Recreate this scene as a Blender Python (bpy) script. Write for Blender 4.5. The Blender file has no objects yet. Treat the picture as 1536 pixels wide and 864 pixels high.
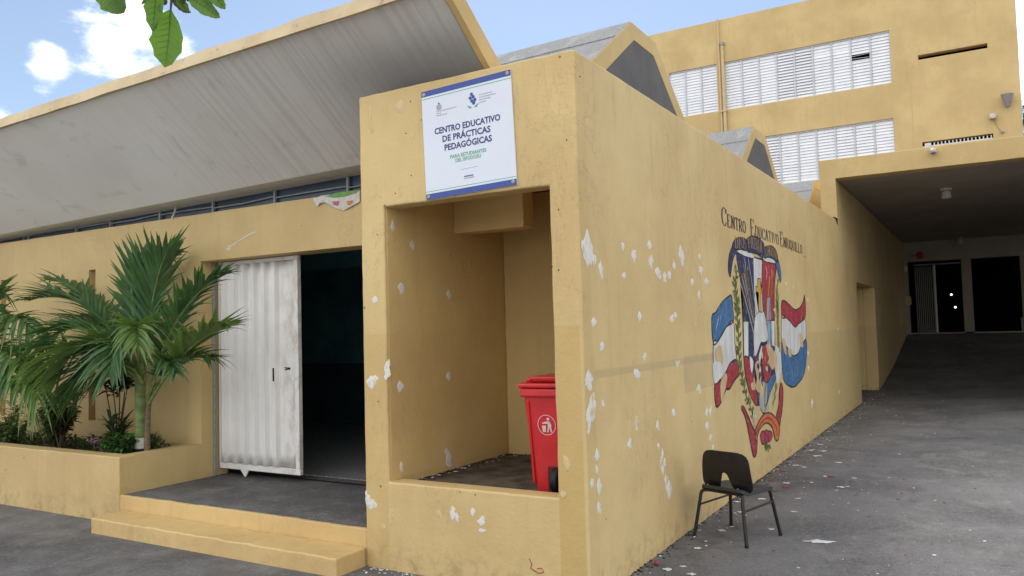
import bpy, bmesh, math, random
from mathutils import Vector, Matrix, noise
random.seed(7)
R = math.radians
C = bpy.context.scene.collection
# ------------------------------------------------------------------ camera
def make_camera():
    cd = bpy.data.cameras.new('camera'); cam = bpy.data.objects.new('camera', cd); C.objects.link(cam)
    cd.sensor_width = 36; cd.lens = 1183.4 / 1536 * 36; cd.clip_start = .05; cd.clip_end = 3000
    yaw, pitch, roll = R(-30.537), R(2.9636), R(-1.5499)
    fwd = Vector((math.sin(yaw)*math.cos(pitch), math.cos(yaw)*math.cos(pitch), math.sin(pitch)))
    r0 = Vector((math.cos(yaw), -math.sin(yaw), 0)); u0 = r0.cross(fwd)
    r = math.cos(roll)*r0 + math.sin(roll)*u0; u = -math.sin(roll)*r0 + math.cos(roll)*u0
    m = Matrix((r, u, -fwd)).transposed().to_4x4(); m.translation = Vector((0, 0, 1.6))
    cam.matrix_world = m; bpy.context.scene.camera = cam
make_camera()
# ------------------------------------------------------------------ sky, sun, exposure
SUN_EL, SUN_AZ = 48, -28            # degrees; azimuth measured from +Y towards +X (sun stands behind the school, a little left)
def make_world():
    w = bpy.data.worlds.new('World'); bpy.context.scene.world = w; w.use_nodes = True
    nt = w.node_tree; nt.nodes.clear(); L = nt.links.new
    def n(t, **k):
        x = nt.nodes.new(t)
        for a, b in k.items(): setattr(x, a, b)
        return x
    def mth(op, a, b=None, c=None):
        x = n('ShaderNodeMath', operation=op)
        for i, v in enumerate((a, b, c)):
            if v is None: continue
            if isinstance(v, (int, float)): x.inputs[i].default_value = v
            else: L(v, x.inputs[i])
        return x.outputs[0]
    out = n('ShaderNodeOutputWorld'); bg = n('ShaderNodeBackground'); L(bg.outputs[0], out.inputs[0])
    sky = n('ShaderNodeTexSky', sky_type='NISHITA', sun_disc=False)
    sky.sun_elevation = R(SUN_EL); sky.sun_rotation = R(SUN_AZ); sky.air_density = 1.0; sky.dust_density = .3; sky.ozone_density = 1.5
    tc = n('ShaderNodeTexCoord'); d = tc.outputs['Generated']
    def nz(scale, detail, rough, sq=(1, 1, 1.9)):
        mp = n('ShaderNodeMapping'); mp.inputs['Scale'].default_value = sq; L(d, mp.inputs[0])
        t = n('ShaderNodeTexNoise'); t.inputs['Scale'].default_value = scale; t.inputs['Detail'].default_value = detail; t.inputs['Roughness'].default_value = rough
        L(mp.outputs[0], t.inputs[0]); return t.outputs[0]
    puff = nz(9, 9, .62)
    def dist(c):
        x = n('ShaderNodeVectorMath', operation='DISTANCE'); L(d, x.inputs[0]); x.inputs[1].default_value = c; return x.outputs['Value']
    def ramp(v, a, b):
        x = n('ShaderNodeMapRange', interpolation_type='SMOOTHSTEP'); L(v, x.inputs[0]); x.inputs[1].default_value = a; x.inputs[2].default_value = b; return x.outputs[0]
    # separate cumulus seen over the roof on the left and at the right edge
    m = None
    for c, r in (((-.803, .505, .315), .060), ((-.772, .530, .345), .050), ((-.835, .465, .300), .040), ((-.872, .430, .235), .028), ((.060, .955, .29), .09), ((.16, .94, .30), .14)):
        k = mth('ADD', mth('SUBTRACT', 1.0, mth('DIVIDE', dist(c), r)), mth('MULTIPLY', mth('SUBTRACT', puff, .5), 3.6))
        k = ramp(k, 0, .75); m = k if m is None else mth('MAXIMUM', m, k)
    # the broken cloud that covers the rest of the sky, away from the blue gap above the school
    cover = mth('ADD', nz(2.6, 7, .6), mth('MULTIPLY', ramp(dist((-.30, .82, .46)), .75, 1.35), .42))
    g = ramp(cover, .60, .74)
    m = mth('MAXIMUM', m, g)
    shade = nz(14, 6, .55)
    cc = n('ShaderNodeMixRGB'); L(ramp(shade, .35, .65), cc.inputs[0]); cc.inputs[1].default_value = (10.2, 10.6, 11.6, 1); cc.inputs[2].default_value = (15.5, 15.4, 15.1, 1)
    # thin milky veil towards the horizon
    veil = n('ShaderNodeMixRGB'); veil.inputs[0].default_value = .11; L(sky.outputs[0], veil.inputs[1]); veil.inputs[2].default_value = (8.5, 9.2, 10.2, 1)
    mx = n('ShaderNodeMixRGB'); L(m, mx.inputs[0]); L(veil.outputs[0], mx.inputs[1]); L(cc.outputs[0], mx.inputs[2])
    L(mx.outputs[0], bg.inputs[0]); bg.inputs[1].default_value = .062
    s = bpy.data.lights.new('sun', 'SUN'); s.energy = 1.1; s.angle = R(14); s.color = (1, .95, .86)
    so = bpy.data.objects.new('sun', s); C.objects.link(so)
    dv = Vector((math.sin(R(SUN_AZ))*math.cos(R(SUN_EL)), math.cos(R(SUN_AZ))*math.cos(R(SUN_EL)), math.sin(R(SUN_EL))))
    so.rotation_euler = dv.to_track_quat('Z', 'Y').to_euler(); so.location = (-10, 30, 30)
    vs = bpy.context.scene.view_settings
    vs.view_transform = 'Standard'; vs.look = 'None'; vs.gamma = 1; vs.exposure = 1.04
make_world()
# ------------------------------------------------------------------ material helpers
class NT:
    def __init__(s, name, rough=.7, spec=.3):
        s.m = bpy.data.materials.new(name); s.m.use_nodes = True; s.t = s.m.node_tree; s.b = s.t.nodes['Principled BSDF']
        s.b.inputs['Roughness'].default_value = rough; s.b.inputs['Specular IOR Level'].default_value = spec
        g = s.t.nodes.new('ShaderNodeNewGeometry'); s.pos = g.outputs['Position']
        x = s.t.nodes.new('ShaderNodeSeparateXYZ'); s.t.links.new(s.pos, x.inputs[0]); s.X, s.Y, s.Z = x.outputs
    def L(s, a, b): s.t.links.new(a, b)
    def n(s, t, **k):
        x = s.t.nodes.new(t)
        for a, b in k.items(): setattr(x, a, b)
        return x
    def put(s, v, sock):
        if isinstance(v, (int, float)): sock.default_value = v
        elif isinstance(v, tuple): sock.default_value = v if len(v) == 4 else (*v, 1)
        else: s.L(v, sock)
    def math(s, op, a, b=0.0):
        x = s.n('ShaderNodeMath', operation=op); s.put(a, x.inputs[0]); s.put(b, x.inputs[1]); return x.outputs[0]
    def noise(s, scale, detail=3, rough=.55, sq=(1, 1, 1), vec=None, off=(0, 0, 0), dist=0):
        mp = s.n('ShaderNodeMapping'); mp.inputs['Scale'].default_value = sq; mp.inputs['Location'].default_value = off; s.L(vec or s.pos, mp.inputs[0])
        t = s.n('ShaderNodeTexNoise'); t.inputs['Scale'].default_value = scale; t.inputs['Detail'].default_value = detail; t.inputs['Roughness'].default_value = rough; t.inputs['Distortion'].default_value = dist
        s.L(mp.outputs[0], t.inputs[0]); return t.outputs[0]
    def ramp(s, v, a, b, c=0.0, d=1.0):
        x = s.n('ShaderNodeMapRange', interpolation_type='SMOOTHSTEP'); s.put(v, x.inputs[0])
        for i, q in ((1, a), (2, b), (3, c), (4, d)): x.inputs[i].default_value = q
        return x.outputs[0]
    def mix(s, f, a, b, mode='MIX'):
        x = s.n('ShaderNodeMixRGB', blend_type=mode); s.put(f, x.inputs[0]); s.put(a, x.inputs[1]); s.put(b, x.inputs[2]); return x.outputs[0]
    def color(s, c): s.put(c, s.b.inputs['Base Color']); return s
    def bump(s, h, strength=.3, dist=.01):
        x = s.n('ShaderNodeBump'); x.inputs['Strength'].default_value = strength; x.inputs['Distance'].default_value = dist
        s.L(h, x.inputs['Height']); s.L(x.outputs[0], s.b.inputs['Normal']); return s
    def box(s, lims, soft=.006):
        """1 inside the given world ranges ((axis, lo, hi), ...)"""
        r = None
        for ax, lo, hi in lims:
            v = getattr(s, ax)
            if lo is not None: k = s.ramp(v, lo-soft, lo+soft); r = k if r is None else s.math('MULTIPLY', r, k)
            if hi is not None: k = s.ramp(v, hi-soft, hi+soft, 1, 0); r = k if r is None else s.math('MULTIPLY', r, k)
        return r
MAT = {}
TAN = (.605, .450, .203)
def paint(name, base, patches=(), rough=.62, stain=1.0, grime=1.0):
    s = NT(name, rough, .25); c = tuple(base)
    big = s.noise(.8, 4, .6); mid = s.noise(4.5, 5, .62, off=(3, 1, 7)); fine = s.noise(38, 3, .6)
    streak = s.noise(7, 4, .6, (1, 1, .1), off=(5, 2, 0))
    c = s.mix(s.ramp(big, .32, .68), tuple(v*k for v, k in zip(c, (.90, .87, .88))), tuple(v*k for v, k in zip(c, (1.06, 1.07, 1.12))))
    c = s.mix(s.math('MULTIPLY', s.ramp(mid, .45, .75), .30*stain), c, tuple(v*k for v, k in zip(base, (.86, .86, .90))))
    c = s.mix(s.math('MULTIPLY', s.ramp(streak, .54, .78), .30*stain), c, tuple(v*k for v, k in zip(base, (1.10, 1.12, 1.22))))
    c = s.mix(s.math('MULTIPLY', s.ramp(streak, .46, .22), .42*stain), c, tuple(v*k for v, k in zip(base, (.74, .72, .74))))
    for lims, col, f in patches:
        bx = s.box(lims); wob = s.ramp(s.noise(3, 3, .6, off=(9, 9, 9)), .3, .6, .65, 1)
        c = s.mix(s.math('MULTIPLY', s.math('MULTIPLY', bx, wob), f), c, tuple(col))
    # splashed grime along the foot of the walls, worn spots and pin holes
    foot = s.math('MULTIPLY', s.ramp(s.Z, .0, .30, 1, 0), s.ramp(s.noise(9, 5, .65, off=(1, 8, 3)), .42, .7))
    c = s.mix(s.math('MULTIPLY', foot, .5*grime), c, (.22, .155, .085))
    vo = s.n('ShaderNodeTexVoronoi'); vo.inputs['Scale'].default_value = 3.1; vo.inputs['Randomness'].default_value = 1; s.L(s.pos, vo.inputs[0])
    keep = s.ramp(s.noise(1.7, 2, .5, off=(4, 4, 4)), .46, .5)
    spot = s.math('MULTIPLY', s.ramp(vo.outputs['Distance'], .020, .034, 1, 0), keep)
    c = s.mix(s.math('MULTIPLY', spot, .75*stain), c, (.12, .075, .045))
    sc = s.noise(2.3, 8, .72, (1, 1, .55), off=(2, 6, 1), dist=1.2)
    crack = s.math('MULTIPLY', s.ramp(s.math('ABSOLUTE', s.math('SUBTRACT', sc, .5)), .0, .006, 1, 0), s.ramp(s.noise(.9, 2, .5, off=(0, 3, 9)), .52, .62))
    c = s.mix(s.math('MULTIPLY', crack, .62*stain), c, (.26, .18, .09))
    s.color(c)
    h = s.math('ADD', s.math('MULTIPLY', fine, .35), s.math('ADD', s.math('MULTIPLY', mid, .8), s.math('MULTIPLY', s.noise(1.6, 3), 1.4)))
    h = s.math('SUBTRACT', h, s.math('MULTIPLY', spot, .5))
    s.bump(h, .55, .012); MAT[name] = s.m; return s.m
def simple(name, col, rough=.6, spec=.3, var=.12, scale=20, bump=.1, metal=0.0, sq=(1, 1, 1)):
    s = NT(name, rough, spec); nz = s.noise(scale, 4, .6, sq)
    s.color(s.mix(s.ramp(nz, .3, .7), tuple(v*(1-var) for v in col), tuple(min(1, v*(1+var)) for v in col)))
    if bump: s.bump(nz, bump, .004)
    s.b.inputs['Metallic'].default_value = metal; MAT[name] = s.m; return s.m
DRK = tuple(v*k for v, k in zip(TAN, (.86, .80, .66))); GRY = (.40, .31, .185)
paint('wall_tan', TAN, [((('Z', None, 1.61), ('X', -2.20, -2.03), ('Y', None, 4.3)), DRK, .85), ((('Z', None, 1.59), ('X', -3.72, -3.50), ('Y', None, 4.3)), DRK, .45),
    ((('Z', None, 1.45), ('X', -20, -3.8), ('Y', 4.9, 5.2)), DRK, .2)])
paint('side_tan', (.630, .472, .218), [((('Y', 4.22, 6.86), ('Z', 1.285, 1.335)), GRY, .45), ((('Y', 6.03, 6.83), ('Z', 1.06, 1.35)), GRY, .42),
    ((('Y', 11.15, None), ('Z', None, 1.44)), (.54, .405, .19), .7), ((('Y', 6.83, 11.15), ('Z', None, 1.42)), (.56, .42, .195), .5), ((('Y', 4.6, 6.6), ('Z', 1.34, 2.18)), (.59, .425, .20), .35), ((('Y', 6.9, 11.2), ('Z', .9, 1.2)), (.54, .40, .19), .3)])
paint('niche_tan', (.60, .43, .175), rough=.6, stain=.7)
paint('building_tan', (.60, .443, .198), rough=.65, stain=.9, grime=0)
paint('sunlit_yellow', (.70, .45, .13), stain=.3, grime=0)  # brighter yellow: sunlight on the third gable rib put into the colour
paint('step_tan', (.60, .43, .185), stain=1.0, grime=.35)
paint('cream_wall', (.42, .38, .29), stain=.7, grime=.5)
def mk_soffit():
    s = NT('board_marked_concrete', .8, .2)
    a = s.noise(24, 5, .7, (1, .03, .03)); b = s.noise(75, 3, .6, (1, .012, .012)); big = s.noise(.7, 4, .6)
    side = s.ramp(s.X, -7.5, -3.6)                        # the board marks stand out most near the right end
    c = s.mix(s.ramp(big, .3, .7), (.70, .68, .645), (.78, .765, .735))
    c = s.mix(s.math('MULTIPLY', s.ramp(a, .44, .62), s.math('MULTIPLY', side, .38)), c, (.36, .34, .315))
    c = s.mix(s.ramp(s.X, -7.0, -3.6, 0, .50), c, (.38, .36, .335))  # paler to the left: reflected sunlight put into the colour
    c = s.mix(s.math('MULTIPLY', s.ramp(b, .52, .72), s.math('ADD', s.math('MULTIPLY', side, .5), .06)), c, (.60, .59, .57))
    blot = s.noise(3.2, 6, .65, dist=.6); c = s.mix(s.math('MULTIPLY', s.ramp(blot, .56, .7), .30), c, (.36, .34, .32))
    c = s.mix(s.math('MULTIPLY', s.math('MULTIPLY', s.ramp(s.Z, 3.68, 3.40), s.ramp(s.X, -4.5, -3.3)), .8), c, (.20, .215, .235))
    s.color(c).bump(s.math('ADD', s.math('MULTIPLY', a, .8), s.math('MULTIPLY', blot, .6)), .45, .01); MAT['soffit'] = s.m
mk_soffit()
def mk_fascia():
    s = NT('weathered_cream_fascia', .8, .2); e = s.noise(14, 6, .7); b = s.noise(2.4, 4)
    c = s.mix(s.ramp(b, .3, .7), (.50, .39, .235), (.60, .485, .31)); c = s.mix(s.ramp(e, .58, .72), c, (.30, .22, .14))
    s.color(c).bump(e, .6, .012); MAT['fascia'] = s.m
mk_fascia()
def mk_felt():
    s = NT('mineral_roofing_felt', .9, .15); a = s.noise(55, 5, .75); b = s.noise(5, 5, .65, (1, .5, .5)); g = s.noise(160, 2, .6)
    c = s.mix(s.ramp(a, .3, .7), (.20, .205, .205), (.38, .385, .385)); c = s.mix(s.math('MULTIPLY', s.ramp(b, .5, .7), .5), c, (.46, .455, .44))
    c = s.mix(s.ramp(g, .6, .75), c, (.13, .13, .13)); s.color(c).bump(a, .8, .02); MAT['felt'] = s.m
mk_felt()
def mk_ground():
    s = NT('worn_grey_concrete_paving', .82, .25)
    big = s.noise(.55, 5, .62, dist=.5); mid = s.noise(2.6, 6, .68, (1, .75, 1), dist=.8); fine = s.noise(26, 5, .7); grit = s.noise(170, 3, .7)
    c = s.mix(s.ramp(big, .3, .7), (.098, .096, .098), (.190, .187, .188))
    c = s.mix(s.math('MULTIPLY', s.ramp(mid, .48, .72), .7), c, (.225, .218, .212))
    c = s.mix(s.math('MULTIPLY', s.ramp(s.noise(1.3, 7, .7, (1, .6, 1), off=(8, 1, 0), dist=1.4), .54, .72), .6), c, (.066, .062, .063))
    c = s.mix(s.math('MULTIPLY', s.ramp(fine, .5, .75), .5), c, (.36, .352, .35)); c = s.mix(s.math('MULTIPLY', s.ramp(s.noise(14, 6, .75, (1, .45, 1), off=(3, 3, 0), dist=.5), .55, .7), .5), c, (.055, .052, .052)); c = s.mix(s.math('MULTIPLY', s.ramp(grit, .52, .68), .7), c, (.05, .048, .048)); c = s.mix(s.math('MULTIPLY', s.ramp(s.noise(95, 2, .6, off=(7, 7, 0)), .58, .70), .6), c, (.42, .41, .40))
    wipe = s.noise(5.5, 6, .7, (.35, 1.8, 1), off=(2, 2, 2), dist=.7); c = s.mix(s.math('MULTIPLY', s.ramp(wipe, .60, .75), .35), c, (.29, .285, .28))
    cr = s.noise(.8, 9, .7, off=(5, 0, 3), dist=1.0); crack = s.math('MULTIPLY', s.ramp(s.math('ABSOLUTE', s.math('SUBTRACT', cr, .5)), 0, .004, 1, 0), s.ramp(s.noise(.5, 2, off=(1, 4, 4)), .48, .56))
    c = s.mix(s.math('MULTIPLY', crack, .7), c, (.03, .028, .028))
    damp = s.math('MULTIPLY', s.ramp(s.X, -1.2, -1.95), s.ramp(s.noise(4, 5, .6), .35, .65)); c = s.mix(s.math('MULTIPLY', damp, .35), c, (.06, .052, .045))
    s.color(c); h = s.math('ADD', s.math('MULTIPLY', mid, 1.2), s.math('ADD', s.math('MULTIPLY', fine, .6), s.math('MULTIPLY', grit, .25)))
    s.bump(h, .5, .012); s.L(s.ramp(mid, .3, .8, .9, .68), s.b.inputs['Roughness']); MAT['ground'] = s.m
mk_ground()
simple('worn_brown', (.22, .17, .10), .8, .2, var=.4, scale=3)
simple('pale_concrete', (.40, .385, .36), .85, .2, var=.2, scale=1.5)
def mk_terrazzo():
    s = NT('speckled_terrazzo', .45, .4); v = s.n('ShaderNodeTexVoronoi'); v.inputs['Scale'].default_value = 55; s.L(s.pos, v.inputs[0])
    c = s.mix(s.ramp(v.outputs['Distance'], .2, .45), (.60, .59, .56), (.24, .24, .24)); s.color(c); MAT['terrazzo'] = s.m
mk_terrazzo()
def mk_door():
    s = NT('grimy_white_sheet_steel', .5, .4); a = s.noise(9, 5, .65, (1, 1, .12)); b = s.noise(3, 5, .6)
    c = s.mix(s.ramp(b, .3, .75), (.80, .79, .765), (.88, .87, .85)); c = s.mix(s.math('MULTIPLY', s.ramp(a, .50, .74), .22), c, (.56, .51, .44))
    edge = s.math('MULTIPLY', s.ramp(s.X, -5.75, -5.50), s.ramp(s.noise(11, 5, .7, (1, 1, .5)), .42, .65)); c = s.mix(s.math('MULTIPLY', edge, .6), c, (.50, .43, .35))
    lowd = s.math('MULTIPLY', s.ramp(s.Z, .7, .36), s.ramp(s.noise(12, 5, .7), .4, .65)); c = s.mix(s.math('MULTIPLY', lowd, .16), c, (.36, .31, .25))
    s.color(c).bump(s.noise(6, 3), .15, .01); MAT['door'] = s.m
mk_door()
def mk_soil():
    s = NT('dark_soil', .95, .1); a = s.noise(18, 6, .7); s.color(s.mix(s.ramp(a, .3, .7), (.035, .026, .018), (.11, .083, .058))).bump(a, 1, .03); MAT['soil'] = s.m
mk_soil()
def leafmat(name, a, b, rough=.42, trans=.25, spec=.5):
    s = NT(name, rough, spec); oi = s.n('ShaderNodeObjectInfo'); nz = s.noise(7, 3, .6)
    f = s.math('ADD', s.math('MULTIPLY', s.ramp(nz, .3, .7), .55), s.math('MULTIPLY', oi.outputs['Random'], .45))
    col = s.mix(f, a, b); s.color(col)
    tr = s.n('ShaderNodeBsdfTranslucent'); s.L(s.mix(1, col, (1.3, 1.4, .5), 'MULTIPLY'), tr.inputs[0])
    mx = s.n('ShaderNodeMixShader'); mx.inputs[0].default_value = trans; s.L(s.b.outputs[0], mx.inputs[1]); s.L(tr.outputs[0], mx.inputs[2])
    s.L(mx.outputs[0], s.t.nodes['Material Output'].inputs[0]); MAT[name] = s.m
leafmat('palm_leaf', (.042, .105, .045), (.115, .225, .080))
leafmat('palm_leaf_light', (.100, .185, .055), (.205, .310, .095))
leafmat('dark_leaf', (.030, .070, .034), (.070, .140, .050)); leafmat('bright_leaf', (.05, .15, .03), (.10, .25, .05), .3)
leafmat('red_leaf', (.045, .014, .016), (.12, .035, .035)); leafmat('overhead_leaf', (.080, .160, .035), (.120, .230, .055), .35, .5)
leafmat('dry_leaf', (.20, .15, .07), (.32, .26, .12)); leafmat('tree_leaf', (.03, .07, .025), (.07, .13, .04))
simple('palm_stem', (.16, .22, .07), .5, var=.3, scale=9, sq=(1, 1, 3)); simple('palm_trunk', (.17, .125, .075), .8, var=.35, scale=14, bump=.6, sq=(1, 1, 4)); simple('twig', (.075, .06, .035), .8, bump=.4)
simple('dirty_floor', (.105, .088, .068), .9, .15, var=.4, scale=6, bump=.4); simple('white_band', (.70, .70, .64)); simple('flower', (.48, .22, .42), .6); simple('shutter', (.80, .81, .83), .5, var=.05, scale=3, bump=0); simple('shutter_frame', (.66, .67, .69), .5, var=.04, bump=0)
simple('dark_void', (.012, .013, .014), .9, bump=0); simple('gable_grey', (.132, .128, .128), .85, var=.10, scale=3); simple('pipe_tan', (.58, .44, .24), .5, var=.1); simple('lamp_metal', (.30, .28, .27), .4, metal=.4, bump=0)
simple('lamp_glass', (.55, .53, .50), .3, bump=0); simple('frame_grey', (.30, .32, .34), .5, bump=0); simple('rail_white', (.62, .62, .60), .6)
simple('pane_blue', (.028, .052, .085), .30, .5, bump=0, var=.3, scale=2); simple('teal_wall', (.10, .27, .32), .7, var=.2, scale=2); simple('teal_wall_low', (.045, .085, .11), .7, var=.2, scale=2)
simple('red_plastic', (.56, .022, .026), .36, .5, var=.12, scale=5, bump=.05); simple('red_dark', (.12, .008, .012), .5, bump=0); simple('rubber', (.012, .012, .013), .55, bump=0); simple('bin_white', (.66, .55, .55), .5, bump=0, var=.04)
simple('black_plastic', (.010, .010, .012), .33, .45, var=.3, scale=30, bump=.12); simple('black_steel', (.013, .012, .012), .42, .45, bump=.05, var=.3); simple('seat_grey', (.030, .031, .034), .45, .4, var=.3, scale=60, bump=.2)
simple('filler', (.66, .645, .60)); 
def mk_filler(nm, col, back, lo):
    s = NT(nm, .85, .15); a = s.noise(30, 5, .7, (1, 1, .35)); b = s.noise(9, 3, .6)
    k = s.ramp(s.math('ADD', s.math('MULTIPLY', a, .7), s.math('MULTIPLY', b, .3)), lo, lo+.09); s.color(s.mix(k, tuple(back), tuple(col))); s.bump(a, .25, .003); MAT[nm] = s.m
mk_filler('filler', (.68, .665, .62), (.58, .47, .29), .40); mk_filler('old_filler', (.62, .49, .30), TAN, .44)
simple('chip_white', (.62, .61, .58), .8, var=.2, scale=90, bump=.3); simple('chip_red', (.30, .05, .055), .8, bump=.3); simple('paper', (.66, .67, .68), .7, var=.05)
simple('sign_white', (.66, .70, .78), .32, .4, var=.015, scale=3, bump=0); simple('sign_blue', (.035, .075, .29), .35, .4, var=.05, bump=0); simple('sign_navy', (.045, .055, .19), .4, bump=0, var=.03); simple('sign_green', (.13, .40, .22), .4, bump=0, var=.05)
simple('sign_grey', (.36, .38, .43), .5, bump=0); simple('screw', (.30, .27, .24), .4, metal=.7, bump=0); simple('letter_brown', (.085, .048, .035), .7, var=.35, scale=14, bump=0)
for nm, col in dict(m_navy=(.030, .035, .095), m_blue=(.050, .145, .300), m_lightblue=(.20, .36, .50), m_red=(.36, .035, .050), m_white=(.62, .62, .60), m_grey=(.34, .35, .33), m_black=(.028, .022, .026), m_gold=(.56, .34, .055), m_green=(.085, .125, .032),
        m_palm=(.16, .20, .075), m_orange=(.56, .16, .040), m_pink=(.38, .04, .085), m_scrape=(.58, .42, .23), m_darkgold=(.20, .135, .05), m_cream=(.46, .43, .27)).items():
    s = NT(nm, .6, .3); st = s.noise(9, 5, .65, (1, .8, .22)); c = s.mix(s.ramp(st, .35, .7), tuple(v*.84 for v in col), tuple(min(1, v*1.14) for v in col))
    wear = s.noise(26, 6, .75, off=(3, 3, 3)); c = s.mix(s.math('MULTIPLY', s.ramp(wear, .54, .66), .5), c, (.55, .43, .26)); s.color(c); s.bump(wear, .25, .004); MAT[nm] = s.m
simple('bunting_white', (.62, .60, .55), .8); simple('bunting_green', (.16, .34, .10), .8); simple('bunting_pink', (.55, .12, .22), .8); simple('bunting_orange', (.60, .22, .08), .8)
simple('red_disc', (.40, .02, .035), .4); simple('teal_cloth', (.05, .30, .34), .7); simple('gate_steel', (.26, .24, .21), .5, metal=.3)
def emis(name, col, e):
    s = NT(name); s.b.inputs['Emission Color'].default_value = (*col, 1); s.b.inputs['Emission Strength'].default_value = e; s.color(col); MAT[name] = s.m
emis('lit_lamp', (.9, 1, 1), 1.2)
paint('ceiling_concrete', (.36, .33, .29), stain=1.2, grime=0)
# ------------------------------------------------------------------ mesh helpers
ORI = {}
def tag(o, label=None, cat=None, group=None, kind=None):
    for k, v in (('label', label), ('category', cat), ('group', group), ('kind', kind)):
        if v: o[k] = v
    return o
def root(name, loc, label=None, cat=None, group=None, rz=0):
    o = bpy.data.objects.new(name, None); C.objects.link(o); o.location = loc; o.rotation_euler = (0, 0, rz); o.empty_display_size = .2
    ORI[o.name] = Vector(loc); return tag(o, label, cat, group)
def ori(p): return ORI[p.name] if p is not None and p.name in ORI else Vector((0, 0, 0))
def link(name, me, mat, parent, local=False):
    o = bpy.data.objects.new(name, me); C.objects.link(o)
    if mat: me.materials.append(MAT[mat])
    if parent is not None:
        o.parent = parent
        ORI[o.name] = ori(parent)
        if not local: me.transform(Matrix.Translation(-ori(parent)))
    else: ORI[o.name] = Vector((0, 0, 0))
    return o
class MB:
    def __init__(s): s.v = []; s.f = []
    def add(s, vs, fs):
        k = len(s.v); s.v += [tuple(v) for v in vs]; s.f += [tuple(i+k for i in f) for f in fs]; return s
    def box(s, x0, x1, y0, y1, z0, z1):
        return s.add([(x, y, z) for x in (x0, x1) for y in (y0, y1) for z in (z0, z1)], [(0, 1, 3, 2), (4, 6, 7, 5), (0, 4, 5, 1), (2, 3, 7, 6), (0, 2, 6, 4), (1, 5, 7, 3)])
    def obox(s, c, ax, ay, az, hx, hy, hz):
        c = Vector(c); ax, ay, az = Vector(ax), Vector(ay), Vector(az)
        return s.add([c+ax*(i*hx)+ay*(j*hy)+az*(k*hz) for i in (-1, 1) for j in (-1, 1) for k in (-1, 1)], [(0, 1, 3, 2), (4, 6, 7, 5), (0, 4, 5, 1), (2, 3, 7, 6), (0, 2, 6, 4), (1, 5, 7, 3)])
    def prism(s, pts, d):
        """closed outline (list of 3D points) pushed along vector d"""
        n = len(pts); d = Vector(d); a = [Vector(p) for p in pts]; b = [p+d for p in a]
        return s.add(a+b, [tuple(range(n)), tuple(range(2*n-1, n-1, -1))]+[(i, n+i, n+(i+1) % n, (i+1) % n) for i in range(n)])
    def tube(s, pts, r, n=8, cap=True):
        pts = [Vector(p) for p in pts]; rs = r if isinstance(r, (list, tuple)) else [r]*len(pts); ref = None; rings = []
        for i, p in enumerate(pts):
            t = (pts[min(i+1, len(pts)-1)]-pts[max(i-1, 0)]).normalized()
            if ref is None: ref = t.orthogonal().normalized()
            ref = (ref-t*ref.dot(t)).normalized(); bi = t.cross(ref)
            rings.append([p+(ref*math.cos(a)+bi*math.sin(a))*rs[i] for a in (2*math.pi*k/n for k in range(n))])
        fs = [(i*n+k, i*n+(k+1) % n, (i+1)*n+(k+1) % n, (i+1)*n+k) for i in range(len(pts)-1) for k in range(n)]
        if cap: fs += [tuple(range(n-1, -1, -1)), tuple((len(pts)-1)*n+k for k in range(n))]
        return s.add([v for q in rings for v in q], fs)
    def lathe(s, prof, c=(0, 0, 0), axis='z', n=20):
        vs = []; c = Vector(c)
        for r, h in prof:
            for k in range(n):
                a = 2*math.pi*k/n; x, y = r*math.cos(a), r*math.sin(a)
                vs.append(c+Vector({'z': (x, y, h), 'y': (x, h, y), 'x': (h, x, y)}[axis]))
        m = len(prof); return s.add(vs, [(i*n+k, i*n+(k+1) % n, (i+1)*n+(k+1) % n, (i+1)*n+k) for i in range(m-1) for k in range(n)]+[tuple(range(n-1, -1, -1)), tuple((m-1)*n+k for k in range(n))])
    def mesh(s, name, smooth=False):
        me = bpy.data.meshes.new(name); me.from_pydata(s.v, [], s.f); me.update()
        bm = bmesh.new(); bm.from_mesh(me); bmesh.ops.recalc_face_normals(bm, faces=bm.faces)
        if smooth:
            for f in bm.faces: f.smooth = True
            for e in bm.edges:
                if len(e.link_faces) == 2 and e.calc_face_angle(0) > R(38): e.smooth = False
        bm.to_mesh(me); bm.free(); return me
    def build(s, name, mat, parent=None, smooth=False, bevel=0, seg=2, local=False, sub=0):
        o = link(name, s.mesh(name, smooth), mat, parent, local)
        if bevel: bev(o, bevel, seg)
        if sub: md = o.modifiers.new('subd', 'SUBSURF'); md.levels = md.render_levels = sub
        return o
def bev(o, w, seg=2):
    md = o.modifiers.new('bevel', 'BEVEL'); md.width = w; md.segments = seg; md.limit_method = 'ANGLE'; md.angle_limit = R(40); md.harden_normals = True
def axis_list(a, b, marks, step):
    m = sorted({round(a, 4), round(b, 4), *[round(x, 4) for x in marks if a < x < b]}); out = [m[0]]
    for p, q in zip(m, m[1:]):
        k = max(1, round((q-p)/step)); out += [p+(q-p)*i/k for i in range(1, k+1)]
    return out
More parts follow.
